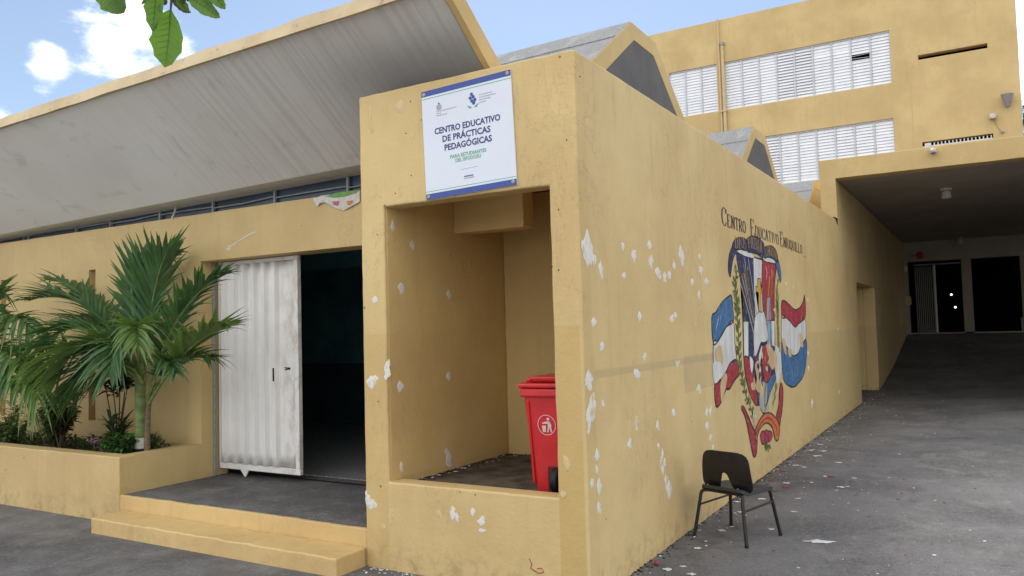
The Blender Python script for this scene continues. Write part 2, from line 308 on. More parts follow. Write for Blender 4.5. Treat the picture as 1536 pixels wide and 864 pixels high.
def wall(name, mat, parent, axis, at, thick, u0, u1, z0, z1, holes=(), step=.09, rough=.0022, bevel=.011, plain=None):
    """one welded wall sheet with real openings; axis 'y': the face lies on y=at and runs in x; 'x': on x=at and runs in y.
    z1 may be a function of u; edges of openings wander a little like hand-floated plaster"""
    zt = z1 if callable(z1) else (lambda u: z1)
    us = axis_list(u0, u1, [h for q in holes for h in q[:2]], step); ztop = zt(u0)
    zs = axis_list(z0, ztop, [h for q in holes for h in q[2:]], step); nu, nz_ = len(us)-1, len(zs)-1
    inside = lambda i, j: 0 <= i < nu and 0 <= j < nz_ and not any(h[0]-1e-4 < (us[i]+us[i+1])/2 < h[1] and h[2] < (zs[j]+zs[j+1])/2 < h[3] for h in holes)
    vid = {}; vs = []
    def v(i, j, s):
        k = (i, j, s)
        if k not in vid:
            u, z = us[i], zs[j]
            if z > 2.6 or j == nz_: z = z0+(z-z0)*(1 if ztop == zt(u) else (zt(u)-z0)/(ztop-z0))
            p = Vector((u, at+thick*s, z)) if axis == 'y' else Vector((at+thick*s, u, z))
            cells = [inside(i-a, j-b) for a in (0, 1) for b in (0, 1)]
            if not all(cells) and rough and 0 < j and not (plain and plain(p)):
                p += noise.noise_vector(p*7)*rough+noise.noise_vector(p*23)*rough*.7
            vid[k] = len(vs); vs.append(p)
        return vid[k]
    fs = []
    for i in range(nu):
        for j in range(nz_):
            if not inside(i, j): continue
            fs.append((v(i, j, 0), v(i+1, j, 0), v(i+1, j+1, 0), v(i, j+1, 0))); fs.append((v(i, j, 1), v(i, j+1, 1), v(i+1, j+1, 1), v(i+1, j, 1)))
            if not inside(i-1, j): fs.append((v(i, j, 0), v(i, j+1, 0), v(i, j+1, 1), v(i, j, 1)))
            if not inside(i+1, j): fs.append((v(i+1, j, 0), v(i+1, j, 1), v(i+1, j+1, 1), v(i+1, j+1, 0)))
            if not inside(i, j-1): fs.append((v(i, j, 0), v(i, j, 1), v(i+1, j, 1), v(i+1, j, 0)))
            if not inside(i, j+1): fs.append((v(i, j+1, 0), v(i+1, j+1, 0), v(i+1, j+1, 1), v(i, j+1, 1)))
    m = MB(); m.v = vs; m.f = fs; me = m.mesh(name, True)
    bm = bmesh.new(); bm.from_mesh(me); lay = bm.edges.layers.float.new('bevel_weight_edge')
    for e in bm.edges:
        if len(e.link_faces) == 2 and e.calc_face_angle(0) > R(40) and not (plain and all(plain(v_.co) for v_ in e.verts)): e[lay] = 1
    bm.to_mesh(me); bm.free(); o = link(name, me, mat, parent); bev(o, bevel); o.modifiers['bevel'].limit_method = 'WEIGHT'; return o
def rbox(name, mat, parent, x0, x1, y0, y1, z0, z1, step=.09, rough=.003, bevel=.012, plain=None):
    """a solid plastered block whose edges wander slightly"""
    return wall(name, mat, parent, 'y', y0, y1-y0, x0, x1, z0, z1, (), step, rough, bevel, plain)
def dup(src, parent, loc=None, rot=None, scale=None):
    o = src.copy(); C.objects.link(o); o.parent = parent
    if loc is not None: o.location = loc
    if rot is not None: o.rotation_euler = rot
    if scale is not None: o.scale = scale
    if parent is not None: ORI[o.name] = ori(parent)
    return o
def blob(cx, cy, w, h, n=14, jag=.28, seed=0, drop=0):
    """irregular outline, optionally pulled down to a drip"""
    out = []; rnd = random.Random(seed)
    for k in range(n):
        a = 2*math.pi*k/n; r = 1+jag*(noise.noise(Vector((math.cos(a)*1.7+seed*3.1, math.sin(a)*1.7, seed*.77)))*1.6+rnd.uniform(-.35, .35)); x, y = math.cos(a)*r, math.sin(a)*r
        x *= 1-.42*abs(y)**1.3
        if drop and y < 0: x *= max(.3, 1+y*.5)
        out.append((cx+x*w/2, cy+y*h/2))
    return out
def smear(cx, cy, w, h, seed, plane, at, lift):
    rn = random.Random(seed); m = MB(); k = 1 if h < .05 else (2 if h < .13 else 3)
    sheet_on(blob(cx, cy, w*(.85 if k > 1 else 1), h*(.8 if k > 1 else 1), 22, .30, seed, drop=rn.random() < .4), plane, at, lift, m)
    for i in range(k):
        a = rn.uniform(-.32, .32)*w; b = rn.uniform(-.42, .42)*h; sheet_on(blob(cx+a, cy+b, w*rn.uniform(.3, .6), h*rn.uniform(.25, .55), 14, .35, seed+100+i, drop=rn.random() < .5), plane, at, lift*(.8-.15*i), m)
    return m
def sheet_on(pts2, plane, at, lift, m=None, dome=.6):
    """thin raised patch on a wall: plane 'x' takes (y,z), 'y' takes (x,z), 'z' takes (x,y); lift is signed thickness"""
    m = m or MB(); n = len(pts2); cx = sum(p[0] for p in pts2)/n; cy = sum(p[1] for p in pts2)/n
    P = {'x': lambda a, b, h: (at+h, a, b), 'y': lambda a, b, h: (a, at+h, b), 'z': lambda a, b, h: (a, b, at+h)}[plane]
    rings = [[P(a, b, 0) for a, b in pts2], [P(cx+(a-cx)*.93, cy+(b-cy)*.93, lift*.7) for a, b in pts2], [P(cx+(a-cx)*dome, cy+(b-cy)*dome, lift) for a, b in pts2]]
    vs = [v for q in rings for v in q]+[P(cx, cy, lift)]
    fs = [(i*n+k, i*n+(k+1) % n, (i+1)*n+(k+1) % n, (i+1)*n+k) for i in range(2) for k in range(n)]+[(2*n+k, 2*n+(k+1) % n, 3*n) for k in range(n)]
    return m.add(vs, fs)
# ------------------------------------------------------------------ ground
def grounds():
    m = MB(); xs = [-400, -60, -20, -12, -8, -4, 0, 4, 8, 20, 60, 400]; ys = [-300, -40, -10, 0, 4, 8, 12, 16, 20, 26, 40, 100, 600]
    vs = [(x, y, 0) for y in ys for x in xs]; w = len(xs)
    m.add(vs, [(j*w+i, j*w+i+1, (j+1)*w+i+1, (j+1)*w+i) for j in range(len(ys)-1) for i in range(w-1)])
    tag(m.build('ground', 'ground'), kind='structure')
    m = MB(); pr = [(19.3, .004), (20.3, .05), (23.4, .37), (28.3, 1.085), (40, 1.085)]; n = len(pr)
    vs = [(x, y, z) for x in (-2.01, 4.3) for y, z in pr]; vs += [(x, y, -.05) for x in (-2.01, 4.3) for y, z in pr]
    fs = [(i, i+1, n+i+1, n+i) for i in range(n-1)]+[(2*n+i, i, i+1, 2*n+i+1)[::1] for i in range(n-1)]+[(n+i, 3*n+i, 3*n+i+1, n+i+1) for i in range(n-1)]
    m.add(vs, fs); tag(m.build('ramp', 'ground'), kind='structure')
grounds()
MB().box(-45, 30, -32, .6, -.2, .004).build('bounce_sheet', 'pale_concrete'); tag(bpy.data.objects['bounce_sheet'], kind='structure')  # unseen pale sheet behind the camera, added to bounce light onto the soffit
# ------------------------------------------------------------------ entrance block with the alcove and the long side wall
XS, YF = -2.01, 4.212
block = root('entrance_block', (-2.85, 4.212, 0), 'tan corner block with an open alcove and a long side wall spotted with filler', 'building')
wall('front_wall', 'wall_tan', block, 'y', YF, .135, -3.703, XS, -.1, 3.268, [(-3.495, -2.206, .588, 2.463)], step=.08, rough=.0035, bevel=.014, plain=lambda p: p.y > YF+.1)
wall('side_wall', 'side_tan', block, 'x', XS, -.15, YF+.135, 14.455, -.1, lambda u: 3.268+.0047*(u-YF), step=.14, rough=.0022, plain=lambda p: p.y < YF+.14 or p.y > 14.44)
rbox('left_wall', 'niche_tan', block, -3.70, -3.491, YF+.03, 6.0, .588, 2.463, plain=lambda p: True, rough=0)
MB().box(-3.70, -3.493, YF+.136, 6.0, .245, .587).box(-3.70, -3.493, YF+.136, 6.0, 2.464, 2.74).build('left_wall_rest', 'niche_tan', block)['kind'] = 'stuff'
rbox('back_wall', 'niche_tan', block, -3.49, -2.165, 5.78, 5.9, .3, 2.74)
rbox('ceiling', 'niche_tan', block, -3.70, -2.165, YF+.137, 5.95, 2.745, 2.86)
rbox('dropped_beam', 'niche_tan', block, -3.494, -2.866, 5.05, 5.21, 2.352, 2.742)
MB().box(-3.49, -2.165, YF+.137, 5.778, .2, .546).build('alcove_floor', 'dirty_floor', block)
MB().box(-3.702, -3.56, YF+.137, 6.0, 2.87, 3.262).build('parapet_return', 'wall_tan', block)
# passage wall under the canopy (continues the side wall) with a deep doorway
wall('passage_wall', 'side_tan', block, 'x', XS, -.25, 14.46, 28.3, -.1, 4.028, [(16.54, 19.56, -.2, 2.32)], step=.2, rough=.003)
rbox('doorway_jamb', 'side_tan', block, -3.9, -2.262, 19.56, 19.75, 0, 2.9, step=.2)
rbox('doorway_jamb', 'side_tan', block, -3.9, -2.262, 16.3, 16.54, 0, 2.9, step=.2)
MB().box(-3.9, -2.262, 16.54, 19.56, 2.35, 2.5).build('doorway_soffit', 'side_tan', block)
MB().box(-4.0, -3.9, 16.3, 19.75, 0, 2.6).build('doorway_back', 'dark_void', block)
MB().add([(-2.005, 14.16, 3.335), (-2.005, 14.46, 3.34), (-2.005, 14.46, 3.23), (-2.13, 14.16, 3.335), (-2.13, 14.46, 3.34), (-2.13, 14.46, 3.23)], [(0, 1, 2), (3, 5, 4), (0, 3, 4, 1), (1, 4, 5, 2), (2, 5, 3, 0)]).build('dark_wedge', 'rubber', block)  # added black wedge standing for the dark gap between wall top and pier
# filler patches on the long wall (raised a few millimetres)
SP = [(4.319, 2.073, 0.193, 0.237), (4.407, 2.004, 0.076, 0.08), (4.499, 1.959, 0.069, 0.112), (4.872, 2.121, 0.056, 0.07), (5.062, 2.077, 0.101, 0.095), (4.877, 1.931, 0.083, 0.051), (5.368, 2.17, 0.092, 0.082), (5.389, 2.055, 0.118, 0.118), (5.514, 1.981, 0.123, 0.1), (5.657, 1.959, 0.085, 0.083), (5.767, 1.978, 0.088, 0.069), (5.886, 2.049, 0.091, 0.066), (6.075, 2.142, 0.144, 0.172), (6.323, 1.945, 0.111, 0.07), (6.543, 2.165, 0.091, 0.067), (6.573, 2.048, 0.109, 0.078), (6.709, 1.959, 0.142, 0.09), (6.483, 1.839, 0.071, 0.068), (5.124, 1.659, 0.084, 0.089), (4.373, 1.628, 0.094, 0.063), (5.788, 1.641, 0.103, 0.074), (5.873, 1.67, 0.075, 0.069), (4.485, 1.481, 0.078, 0.056), (5.194, 1.375, 0.067, 0.067), (5.04, 1.277, 0.128, 0.074), (5.882, 1.287, 0.106, 0.064), (4.274, 1.29, 0.117, 0.118), (4.315, 1.122, 0.128, 0.152), (4.265, 1.06, 0.081, 0.169), (4.471, 1.122, 0.058, 0.051), (5.01, 0.952, 0.075, 0.098), (5.752, 0.932, 0.102, 0.077), (4.884, 0.829, 0.083, 0.087), (5.393, 0.883, 0.065, 0.077), (4.353, 0.825, 0.074, 0.076), (6.58, 0.853, 0.09, 0.085), (6.681, 0.843, 0.074, 0.087), (6.573, 0.738, 0.099, 0.085), (6.661, 0.629, 0.102, 0.07), (6.716, 0.547, 0.075, 0.053), (6.385, 1.072, 0.112, 0.078), (5.477, 0.671, 0.053, 0.077), (5.511, 0.608, 0.053, 0.068), (5.398, 0.74, 0.046, 0.045), (11.36, 0.486, 0.19, 0.111), (13.78, 0.442, 0.168, 0.071), (13.96, 1.449, 0.173, 0.064), (11.379, 1.894, 0.144, 0.062), (11.223, 1.169, 0.116, 0.06), (11.219, 0.964, 0.116, 0.086), (10.019, 2.06, 0.114, 0.057), (10.444, 2.033, 0.103, 0.05), (4.346, 0.744, 0.046, 0.068), (4.273, 0.68, 0.053, 0.075), (4.371, 0.643, 0.064, 0.117), (4.361, 0.521, 0.065, 0.083), (5.472, 0.557, 0.054, 0.09), (5.525, 0.478, 0.068, 0.105), (5.592, 0.392, 0.124, 0.151), (5.431, 0.609, 0.039, 0.067), (9.28, 1.737, 0.083, 0.044)]
for i, (y, z, wy, wz) in enumerate(SP):
    tear = wz > .12
    o = smear(y, z, wy*1.05, wz*1.05, i, 'x', XS, .0022).build('filler_patch', 'filler', block, smooth=True)
# filler and bare marks on the front of the block: x, z, w, h
FP = [(-3.633, 1.255, 0.108, 0.101), (-3.59, 1.825, 0.054, 0.06), (-3.681, 0.451, 0.06, 0.1), (-3.634, 0.423, 0.077, 0.072), (-2.973, 0.427, 0.052, 0.093), (-2.937, 0.4, 0.031, 0.067), (-2.818, 0.45, 0.046, 0.055), (-2.755, 0.393, 0.075, 0.054), (-2.751, 0.34, 0.05, 0.024), (-3.489, 1.338, 0.058, 0.136)]
for i, (x, z, w, h) in enumerate(FP): smear(x, z, w*1.1, h*1.1, 60+i, 'y', YF, -.0022).build('filler_patch', 'filler', block, smooth=True)
OP = [(-3.602, 3.116, 0.054, 0.188), (-3.585, 3.038, 0.073, 0.104), (-3.335, 3.137, 0.092, 0.101), (-3.237, 2.924, 0.046, 0.055), (-3.084, 0.416, 0.054, 0.068), (-3.484, 0.356, 0.058, 0.098), (-2.142, 0.797, 0.053, 0.118), (-2.17, 0.611, 0.044, 0.047), (-3.55, 0.274, 0.047, 0.062)]
for i, (x, z, w, h) in enumerate(OP): smear(x, z, w, h, 80+i, 'y', YF, -.003).build('old_patch', 'old_filler', block, smooth=True)
NP = [(4.301, 2.335, 0.065, 0.071), (4.516, 2.226, 0.078, 0.068), (4.384, 1.913, 0.082, 0.081), (4.959, 1.88, 0.079, 0.082), (4.355, 1.223, 0.089, 0.087), (4.934, 1.25, 0.079, 0.086), (4.91, 0.636, 0.095, 0.148), (4.345, 0.668, 0.044, 0.091), (6.114, 0.661, 0.0, 0.0)]
for i, (y, z, w, h) in enumerate(NP):
    if w > .001: smear(y, z, w, h, 95+i, 'x', -3.491, .002).build('filler_patch', 'filler', block, smooth=True)
for px, pz in [(-3.25, 2.653), (-3.39, 2.546), (-3.485, 2.473), (-3.156, 3.017), (-3.288, 2.946), (-3.242, 3.158), (-2.435, 2.662), (-1.975, 3.09), (-2.144, 2.31), (-2.156, 1.945), (-2.076, 2.723), (-2.201, 1.968), (-3.555, 2.276), (-3.576, 1.128), (-2.912, 0.567), (-2.795, 0.56)]:
    MB().lathe([(.002, 0), (.0048, -.001), (.003, -.003)], (px, YF, pz), 'y', 7).build('nail_hole', 'rubber', block)
# ------------------------------------------------------------------ planter, porch, step
pl = root('planter', (-9.5, 4.22, 0), 'long tan plastered planter bed full of palms and low shrubs left of the doorway', 'planter')
rbox('front_panel', 'wall_tan', pl, -15, -6.521, 4.225, 4.37, -.1, .572, rough=.004, plain=lambda p: p.y > 4.36)
rbox('end_panel', 'wall_tan', pl, -6.66, -6.521, 4.37, 5.069, .0, .572, rough=.003, plain=lambda p: p.y < 4.38 or p.y > 5.05)
tag(MB().box(-15, -6.661, 4.371, 5.069, .1, .50).build('soil', 'soil', pl))
rbox('porch', 'ground', None, -6.52, -3.704, 4.262, 5.6, -.05, .245, rough=.002)
tag(bpy.data.objects['porch'], kind='structure')
st = rbox('entrance_step', 'step_tan', None, -6.456, -3.71, 3.925, 4.222, -.05, .124, step=.07, rough=.006, bevel=.014)
tag(st, 'low yellow plastered step with chipped edges in front of the porch', 'step')
st = rbox('porch_edge', 'step_tan', None, -6.519, -3.706, 4.224, 4.262, -.05, .249, step=.07, rough=.005, bevel=.008)
tag(st, 'yellow plastered kerb edging the grey porch floor behind the step', 'kerb')
# ------------------------------------------------------------------ hall: front wall, door opening, clerestory, folded roof
YL = 5.071
hall = root('school_hall', (-7, 5.071, 0), 'low tan school hall with an upswept folded concrete roof and a dark clerestory strip', 'building')
wall('front_wall', 'wall_tan', hall, 'y', YL, .14, -15, -3.706, .1, lambda u: 2.806, [(-6.521, -3.706, .0, 2.338), (-8.372, -8.249, .735, 2.366), (-10.187, -10.066, .735, 2.355), (-12.0, -11.88, .735, 2.35)], step=.13, rough=.002)
for x0, x1 in ((-8.372, -8.249), (-10.187, -10.066), (-12.0, -11.88)):
    MB().box(x0-.02, x1+.02, YL+.142, YL+.16, .7, 2.4).build('slot_back', 'wall_tan', hall)
rbox('lintel', 'wall_tan', hall, -6.53, -3.706, YL+.142, YL+.29, 2.342, 2.80)
rbox('jamb', 'wall_tan', hall, -6.70, -6.521, YL+.142, YL+.32, .2, 2.80)
# clerestory: dark panes behind a thin bent steel frame
FX = [-13.2, -12.1, -11.0, -9.9] + [-9.799, -8.802, -8.158, -7.303, -6.472, -5.607, -4.702] + [-3.72]
win = MB().box(-15, -3.706, 5.215, 5.225, 2.80, 3.03).build('clerestory_window', 'pane_blue', hall)
for x in FX: MB().box(x-.011, x+.011, 5.180, 5.205, 2.80, 3.02).build('mullion', 'frame_grey', win)
for a, b in zip(FX, FX[1:]):
    j = random.uniform(-.012, .012)
    MB().tube([(a+.012, 5.19, 2.885+j), ((a+b)/2, 5.185, 2.889+j*1.5), (b-.012, 5.19, 2.885-j)], .007, 6).build('glazing_bar', 'frame_grey', win)
MB().box(-15, -3.71, 5.17, 5.21, 2.985, 3.03).build('window_head', 'frame_grey', win)
TILT = .019
ze = lambda x: TILT*(x+2.75)
def slab(name, mat, profile, x0, x1, parent, thick=None, bevel=0.0):
    """profile: closed list of (y, z at x=-2.75)"""
    m = MB(); n = len(profile); a = [(x0, y, z+ze(x0)) for y, z in profile]; b = [(x1, y, z+ze(x1)) for y, z in profile]
    m.add(a+b, [tuple(range(n)), tuple(range(2*n-1, n-1, -1))]+[(i, n+i, n+(i+1) % n, (i+1) % n) for i in range(n)])
    return m.build(name, mat, parent, bevel=bevel)
# front upswept plate: soffit from the valley (4.92, 3.02) up to the fascia (3.94, 3.735)
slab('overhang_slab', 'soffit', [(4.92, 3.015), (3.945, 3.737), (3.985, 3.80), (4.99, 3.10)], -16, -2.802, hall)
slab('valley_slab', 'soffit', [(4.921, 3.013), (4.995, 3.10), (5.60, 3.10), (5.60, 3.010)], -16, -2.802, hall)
slab('roof_skin', 'felt', [(3.99, 3.806), (4.99, 3.106), (5.2, 3.106), (5.2, 3.13), (5.0, 3.13), (4.0, 3.83)], -16, -2.802, hall)
def fascia():
    pr = [(3.90, 3.725), (3.944, 3.731), (3.99, 3.80), (4.0, 3.835), (3.935, 3.833)]; m = MB(); n = 5; k = 110; vs = []
    for i in range(k+1):
        x = -16+(16-2.802)*i/k
        for j, (y, z) in enumerate(pr): q = noise.noise_vector(Vector((x*3.1, j*2.3, 5)))*(.006 if j != 4 else .012); vs.append((x, y+q.y, z+ze(x)+q.z))
    m.add(vs, [(i*n+j, i*n+(j+1) % n, (i+1)*n+(j+1) % n, (i+1)*n+j) for i in range(k) for j in range(n)]+[(0, 1, 2, 3, 4), tuple(k*n+j for j in (4, 3, 2, 1, 0))])
    m.build('fascia', 'fascia', hall)
fascia()
def rib_outline(y0, y1, p):  # unused planes guard
    return p
# end rib of the front plate
slab('end_rib', 'building_tan', [(4.99, 3.013), (4.92, 3.013), (3.900, 3.768), (3.93, 3.913), (4.99, 3.137)], -2.80, -2.75, hall, bevel=.005)
def fold(k, y_valley, L0, P0, P1, L1, zl, zp, inner, frame_mat, panel_mat, x0=-14.5):
    """one trapezoid fold: valley - ridge - ridge - valley, seen as a gable rib with a recessed panel at x=-2.75"""
    zv = 3.23 if k == 1 else 3.02; sl = (zp-zl)/(P0-L0); yv0 = P0-(zp-zv)/sl; sr = (zp-zl)/(L1-P1); yv1 = P1+(zp-zv)/sr
    t = .10
    slab('roof_slab', 'felt', [(yv0, zv-t), (yv0, zv), (P0, zp), (P1, zp), (yv1, zv), (yv1, zv-t), (P1-.03, zp-t), (P0+.03, zp-t)], x0, -2.758, hall)
    w = inner
    fr = slab('gable_rib', frame_mat, [(yv0, zv-.05), (yv0, zv-.004), (P0, zp-.004), (P1, zp-.004), (yv1, zv-.004), (yv1, zv-.05), (yv1-w*1.25, zv-.05), (P1-w*.32, zp-w*.9), (P0+w*.36, zp-w*.9), (yv0+w*1.25, zv-.05)], -2.798, -2.75, hall, bevel=.006)
    fr.location.x += .0; m = MB(); pr = [(yv0+w*1.2, zv-.5), (yv0+w*1.2, zv-.05), (P0+w*.32, zp-w*.86), (P1-w*.28, zp-w*.86), (yv1-w*1.2, zv-.05), (yv1-w*1.2, zv-.5)]
    slab('gable_panel', panel_mat, pr, -2.80, -2.7565+.0, fr)
    # felt seams running along the fold
    for f in (.30,): 
        y = P0-(zp-zl)*f/sl-.12; z = zp-(P0-y)*sl
        slab('felt_seam', 'felt', [(y-.012, z-.012*sl+.002), (y-.012, z-.012*sl+.012), (y+.03, z+.03*sl+.012), (y+.03, z+.03*sl+.002)], x0, -2.77, hall)
    return yv0, yv1
fold(1, 0, 6.17, 7.06, 7.72, 8.60, 3.92, 4.535, .185, 'building_tan', 'gable_grey')
fold(2, 0, 11.12, 11.89, 12.62, 13.45, 3.92, 4.52, .185, 'building_tan', 'gable_grey')
fold(3, 0, 16.15, 17.0, 17.70, 18.6, 3.90, 4.475, .185, 'sunlit_yellow', 'building_tan')
fold(4, 0, 21.05, 21.85, 22.6, 23.4, 3.90, 4.46, .185, 'building_tan', 'gable_grey')
MB().box(-2.90, -2.80, 6.0, 25.9, 0, 2.95).build('side_wall', 'building_tan', hall)
# dark interior behind the open door
def interior():
    m = MB(); x0, x1, y0, y1, z0, z1 = -13, -3.3, 5.34, 9.0, .245, 2.93
    MB().add([(x0, y1, z0), (x1, y1, z0), (x1, y1, 1.15), (x0, y1, 1.15)], [(0, 1, 2, 3)]).build('interior_dado', 'teal_wall_low', hall)
    MB().add([(x0, y1, 1.15), (x1, y1, 1.15), (x1, y1, z1), (x0, y1, z1)], [(0, 1, 2, 3)]).build('interior_back_wall', 'teal_wall', hall)
    MB().box(x0-.1, x0, y0, y1, z0, z1).build('interior_side_wall', 'teal_wall', hall)
    MB().box(-3.80, -3.705, 5.43, 6.01, z0+.01, z1).build('interior_side_wall', 'teal_wall', hall)
    MB().add([(x0, 5.23, z1), (x1, 5.23, z1), (x1, y1, z1), (x0, y1, z1)], [(0, 1, 2, 3)]).build('interior_ceiling', 'teal_wall', hall)
    MB().box(-12, -3.31, 7.3, 7.55, 2.42, 2.92).build('interior_beam', 'teal_wall', hall)
    MB().box(x0, x1, 5.60, y1, .1, .249).build('interior_floor', 'terrazzo', hall)
    MB().box(-6.5, -3.706, 5.40, 5.43, .246, .252).build('threshold_rail', 'rubber', hall)
    MB().box(-15, -6.72, 5.24, 5.34, .2, 2.79).build('inner_lining', 'teal_wall', hall)
    MB().box(-3.72, -3.31, 6.02, 9.0, .2, 2.92).build('inner_pier', 'teal_wall', hall)
interior()
# ------------------------------------------------------------------ white corrugated sheet door
door = root('sheet_door', (-5.95, 5.29, .25), 'dirty white corrugated steel door pushed half across the dark doorway', 'door')
def door_sheet():
    x0, x1, z0, z1 = -6.475, -5.43, .376, 2.296; yb = 5.285; prof = [(x0, yb)]; x = x0+.03
    while x < -5.68:
        prof += [(x, yb), (x+.014, yb-.044), (x+.060, yb-.044), (x+.074, yb)]; x += .140
    prof += [(x1, yb)]
    m = MB(); n = len(prof); rows = [z0+(z1-z0)*k/16 for k in range(17)]
    vs = [(a+noise.noise(Vector((a*3, z*2, 1)))*.003, b+noise.noise(Vector((a*4, z*2.4, 3)))*.004, z) for z in rows for a, b in prof]
    m.add(vs, [(j*n+i, j*n+i+1, (j+1)*n+i+1, (j+1)*n+i) for j in range(16) for i in range(n-1)])
    o = m.build('corrugated_sheet', 'door', door, smooth=True)
    md = o.modifiers.new('solid', 'SOLIDIFY'); md.thickness = .002
door_sheet()
for nm, a in (('bottom_rail', (-6.495, -5.40, 5.262, 5.30, .315, .372)), ('top_rail', (-6.495, -5.40, 5.262, 5.30, 2.30, 2.336)), ('side_stile', (-5.452, -5.402, 5.258, 5.304, .374, 2.298)), ('side_stile', (-6.497, -6.478, 5.262, 5.302, .374, 2.298))):
    MB().box(*a).build(nm, 'door', door, bevel=.003)
MB().prism([(-6.20, 5.266, .314), (-6.09, 5.266, .314), (-6.130, 5.266, .252), (-6.145, 5.266, .252)], (0, .012, 0)).build('drop_bolt_plate', 'door', door)
MB().box(-6.519, -6.50, 5.21, 5.232, .25, 2.33).build('door_frame', 'frame_grey', door, bevel=.002)
MB().tube([(-5.705, 5.282, 1.292), (-5.705, 5.235, 1.290), (-5.705, 5.235, 1.175), (-5.705, 5.282, 1.170)], .008, 8).build('handle', 'rubber', door)
MB().box(-5.70, -5.66, 5.279, 5.2835, 1.13, 1.31).build('handle_plate', 'door', door)
lk = MB().box(-5.600, -5.575, 5.277, 5.2845, 1.272, 1.300).build('lock', 'rubber', door)
MB().box(-5.568, -5.530, 5.279, 5.2845, 1.276, 1.298).build('lock_case', 'rubber', door)
MB().lathe([(.006, 0), (.006, -.004)], (-5.588, 5.277, 1.286), 'y', 10).build('keyhole', 'rail_white', lk)
# ------------------------------------------------------------------ three-storey building behind
YB = 26.0; K = YB/22.0
def bz(z): return 1.6+(z-1.6)*K
big = root('classroom_block', (-3, YB, 0), 'tall tan three-storey block with two rows of white louvred windows behind the hall', 'building')
WX1 = -1.604*K; PW = (5.836-1.604)*K/9
w1 = (WX1-9*PW, WX1, bz(7.585), bz(8.945)); w1b = (WX1-9.45*PW-3*PW, WX1-9.45*PW, w1[2], w1[3]); w2 = (WX1-9*PW, WX1-.015, bz(5.32), bz(6.672)); w2b = (WX1-9.45*PW-5*PW, WX1-9.45*PW, w2[2], w2[3])
hs = [w1, w1b, w2, (-.992*K, .497*K, bz(8.048), bz(8.165)), (-1.0*K, .508*K, bz(5.84), bz(5.962))]
wall('front_wall', 'building_tan', big, 'y', YB, .28, -16, 1.112*K, 4.40, bz(10.19), hs, step=.6, rough=.004)
MB().box(-16, -2.6, YB+.01, YB+.25, 0, 4.398).build('lower_wall', 'building_tan', big)
MB().box(-16, 1.112*K, YB+8, YB+8.2, 4.4, bz(10.1)).build('rear_wall', 'building_tan', big)
MB().box(1.112*K-.25, 1.112*K, YB+.282, YB+7.99, 4.4, bz(10.15)).build('end_wall', 'building_tan', big)
MB().box(-15.9, 1.112*K-.252, YB+.282, YB+7.99, bz(10.0), bz(10.08)).build('flat_roof', 'felt', big)
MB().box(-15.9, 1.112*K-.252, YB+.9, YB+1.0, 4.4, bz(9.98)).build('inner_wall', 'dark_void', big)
MB().box(-1.19*K, -1.183*K, YB-.006, YB-.001, bz(5.95), bz(7.95)).build('render_joint', 'pipe_tan', big)
def slat_mesh():
    m = MB(); hw = PW/2-.028
    # an angled aluminium blade with a folded lip
    m.add([(-hw, -.022, -.044), (hw, -.022, -.044), (hw, .016, .042), (-hw, .016, .042), (-hw, -.017, -.047), (hw, -.017, -.047), (hw, .021, .039), (-hw, .021, .039)], [(0, 1, 2, 3), (4, 7, 6, 5), (0, 4, 5, 1), (3, 2, 6, 7), (0, 3, 7, 4), (1, 5, 6, 2)])
    return m.mesh('slat')
SL = slat_mesh(); SL.materials.append(MAT['shutter'])
random.seed(31)
def louvre_bank(x0, n, z0, z1, kind):
    for p in range(n):
        xa = x0+p*PW; xc = xa+PW/2
        win = root('louvre_window', (0, 0, 0)); win.parent = big; win.location = Vector((xc, YB+.09, z0))-ori(big); ORI[win.name] = Vector((xc, YB+.09, z0))
        m = MB().box(xa+.003, xa+.022, YB+.045, YB+.115, z0+.004, z1-.004).box(xa+PW-.022, xa+PW-.003, YB+.045, YB+.115, z0+.004, z1-.004).box(xa+.023, xa+PW-.023, YB+.045, YB+.115, z0+.004, z0+.03).box(xa+.023, xa+PW-.023, YB+.045, YB+.115, z1-.03, z1-.004)
        m.build('window_frame', 'shutter_frame', win)
        k = 16; dz = (z1-z0-.07)/k; lean = -.22 if (kind, p) in ((1, 3), (1, 4), (2, 2)) else random.choice((0, 0, .05, -.04))
        for i in range(k):
            o = bpy.data.objects.new('slat', SL); C.objects.link(o); o.parent = win
            rx = lean+random.uniform(-.03, .03)+(.25 if random.random() < .03 else 0)
            ry = 0
            if kind == 1 and p == 7 and i in (9, 10): rx = -1.0; ry = .05 if i == 9 else -.05
            o.location = (0, 0, .035+dz*(i+.5)); o.rotation_euler = (rx, ry, 0); o.scale = (1, 1, dz/.071)
louvre_bank(w1[0], 9, w1[2], w1[3], 1); louvre_bank(w1b[0], 3, w1[2], w1[3], 0); louvre_bank(w2[0], 9, w2[2], w2[3], 2)
# decorative vent strip low on the block: little white posts
for i in range(17):
    x = -.82*K+i*.0805*K; MB().box(x-.016, x+.016, YB+.03, YB+.07, bz(5.84)+.002, bz(5.962)-.035).build('vent_post', 'rail_white', big)
MB().box(-1.0*K+.01, .508*K-.01, YB+.02, YB+.08, bz(5.84)-.002, bz(5.84)+.03).build('vent_sill', 'rail_white', big)
MB().box(-.95*K, -.82*K, YB+.0, YB+.05, bz(5.83), bz(5.93)).build('torn_vent_cover', 'rail_white', big)
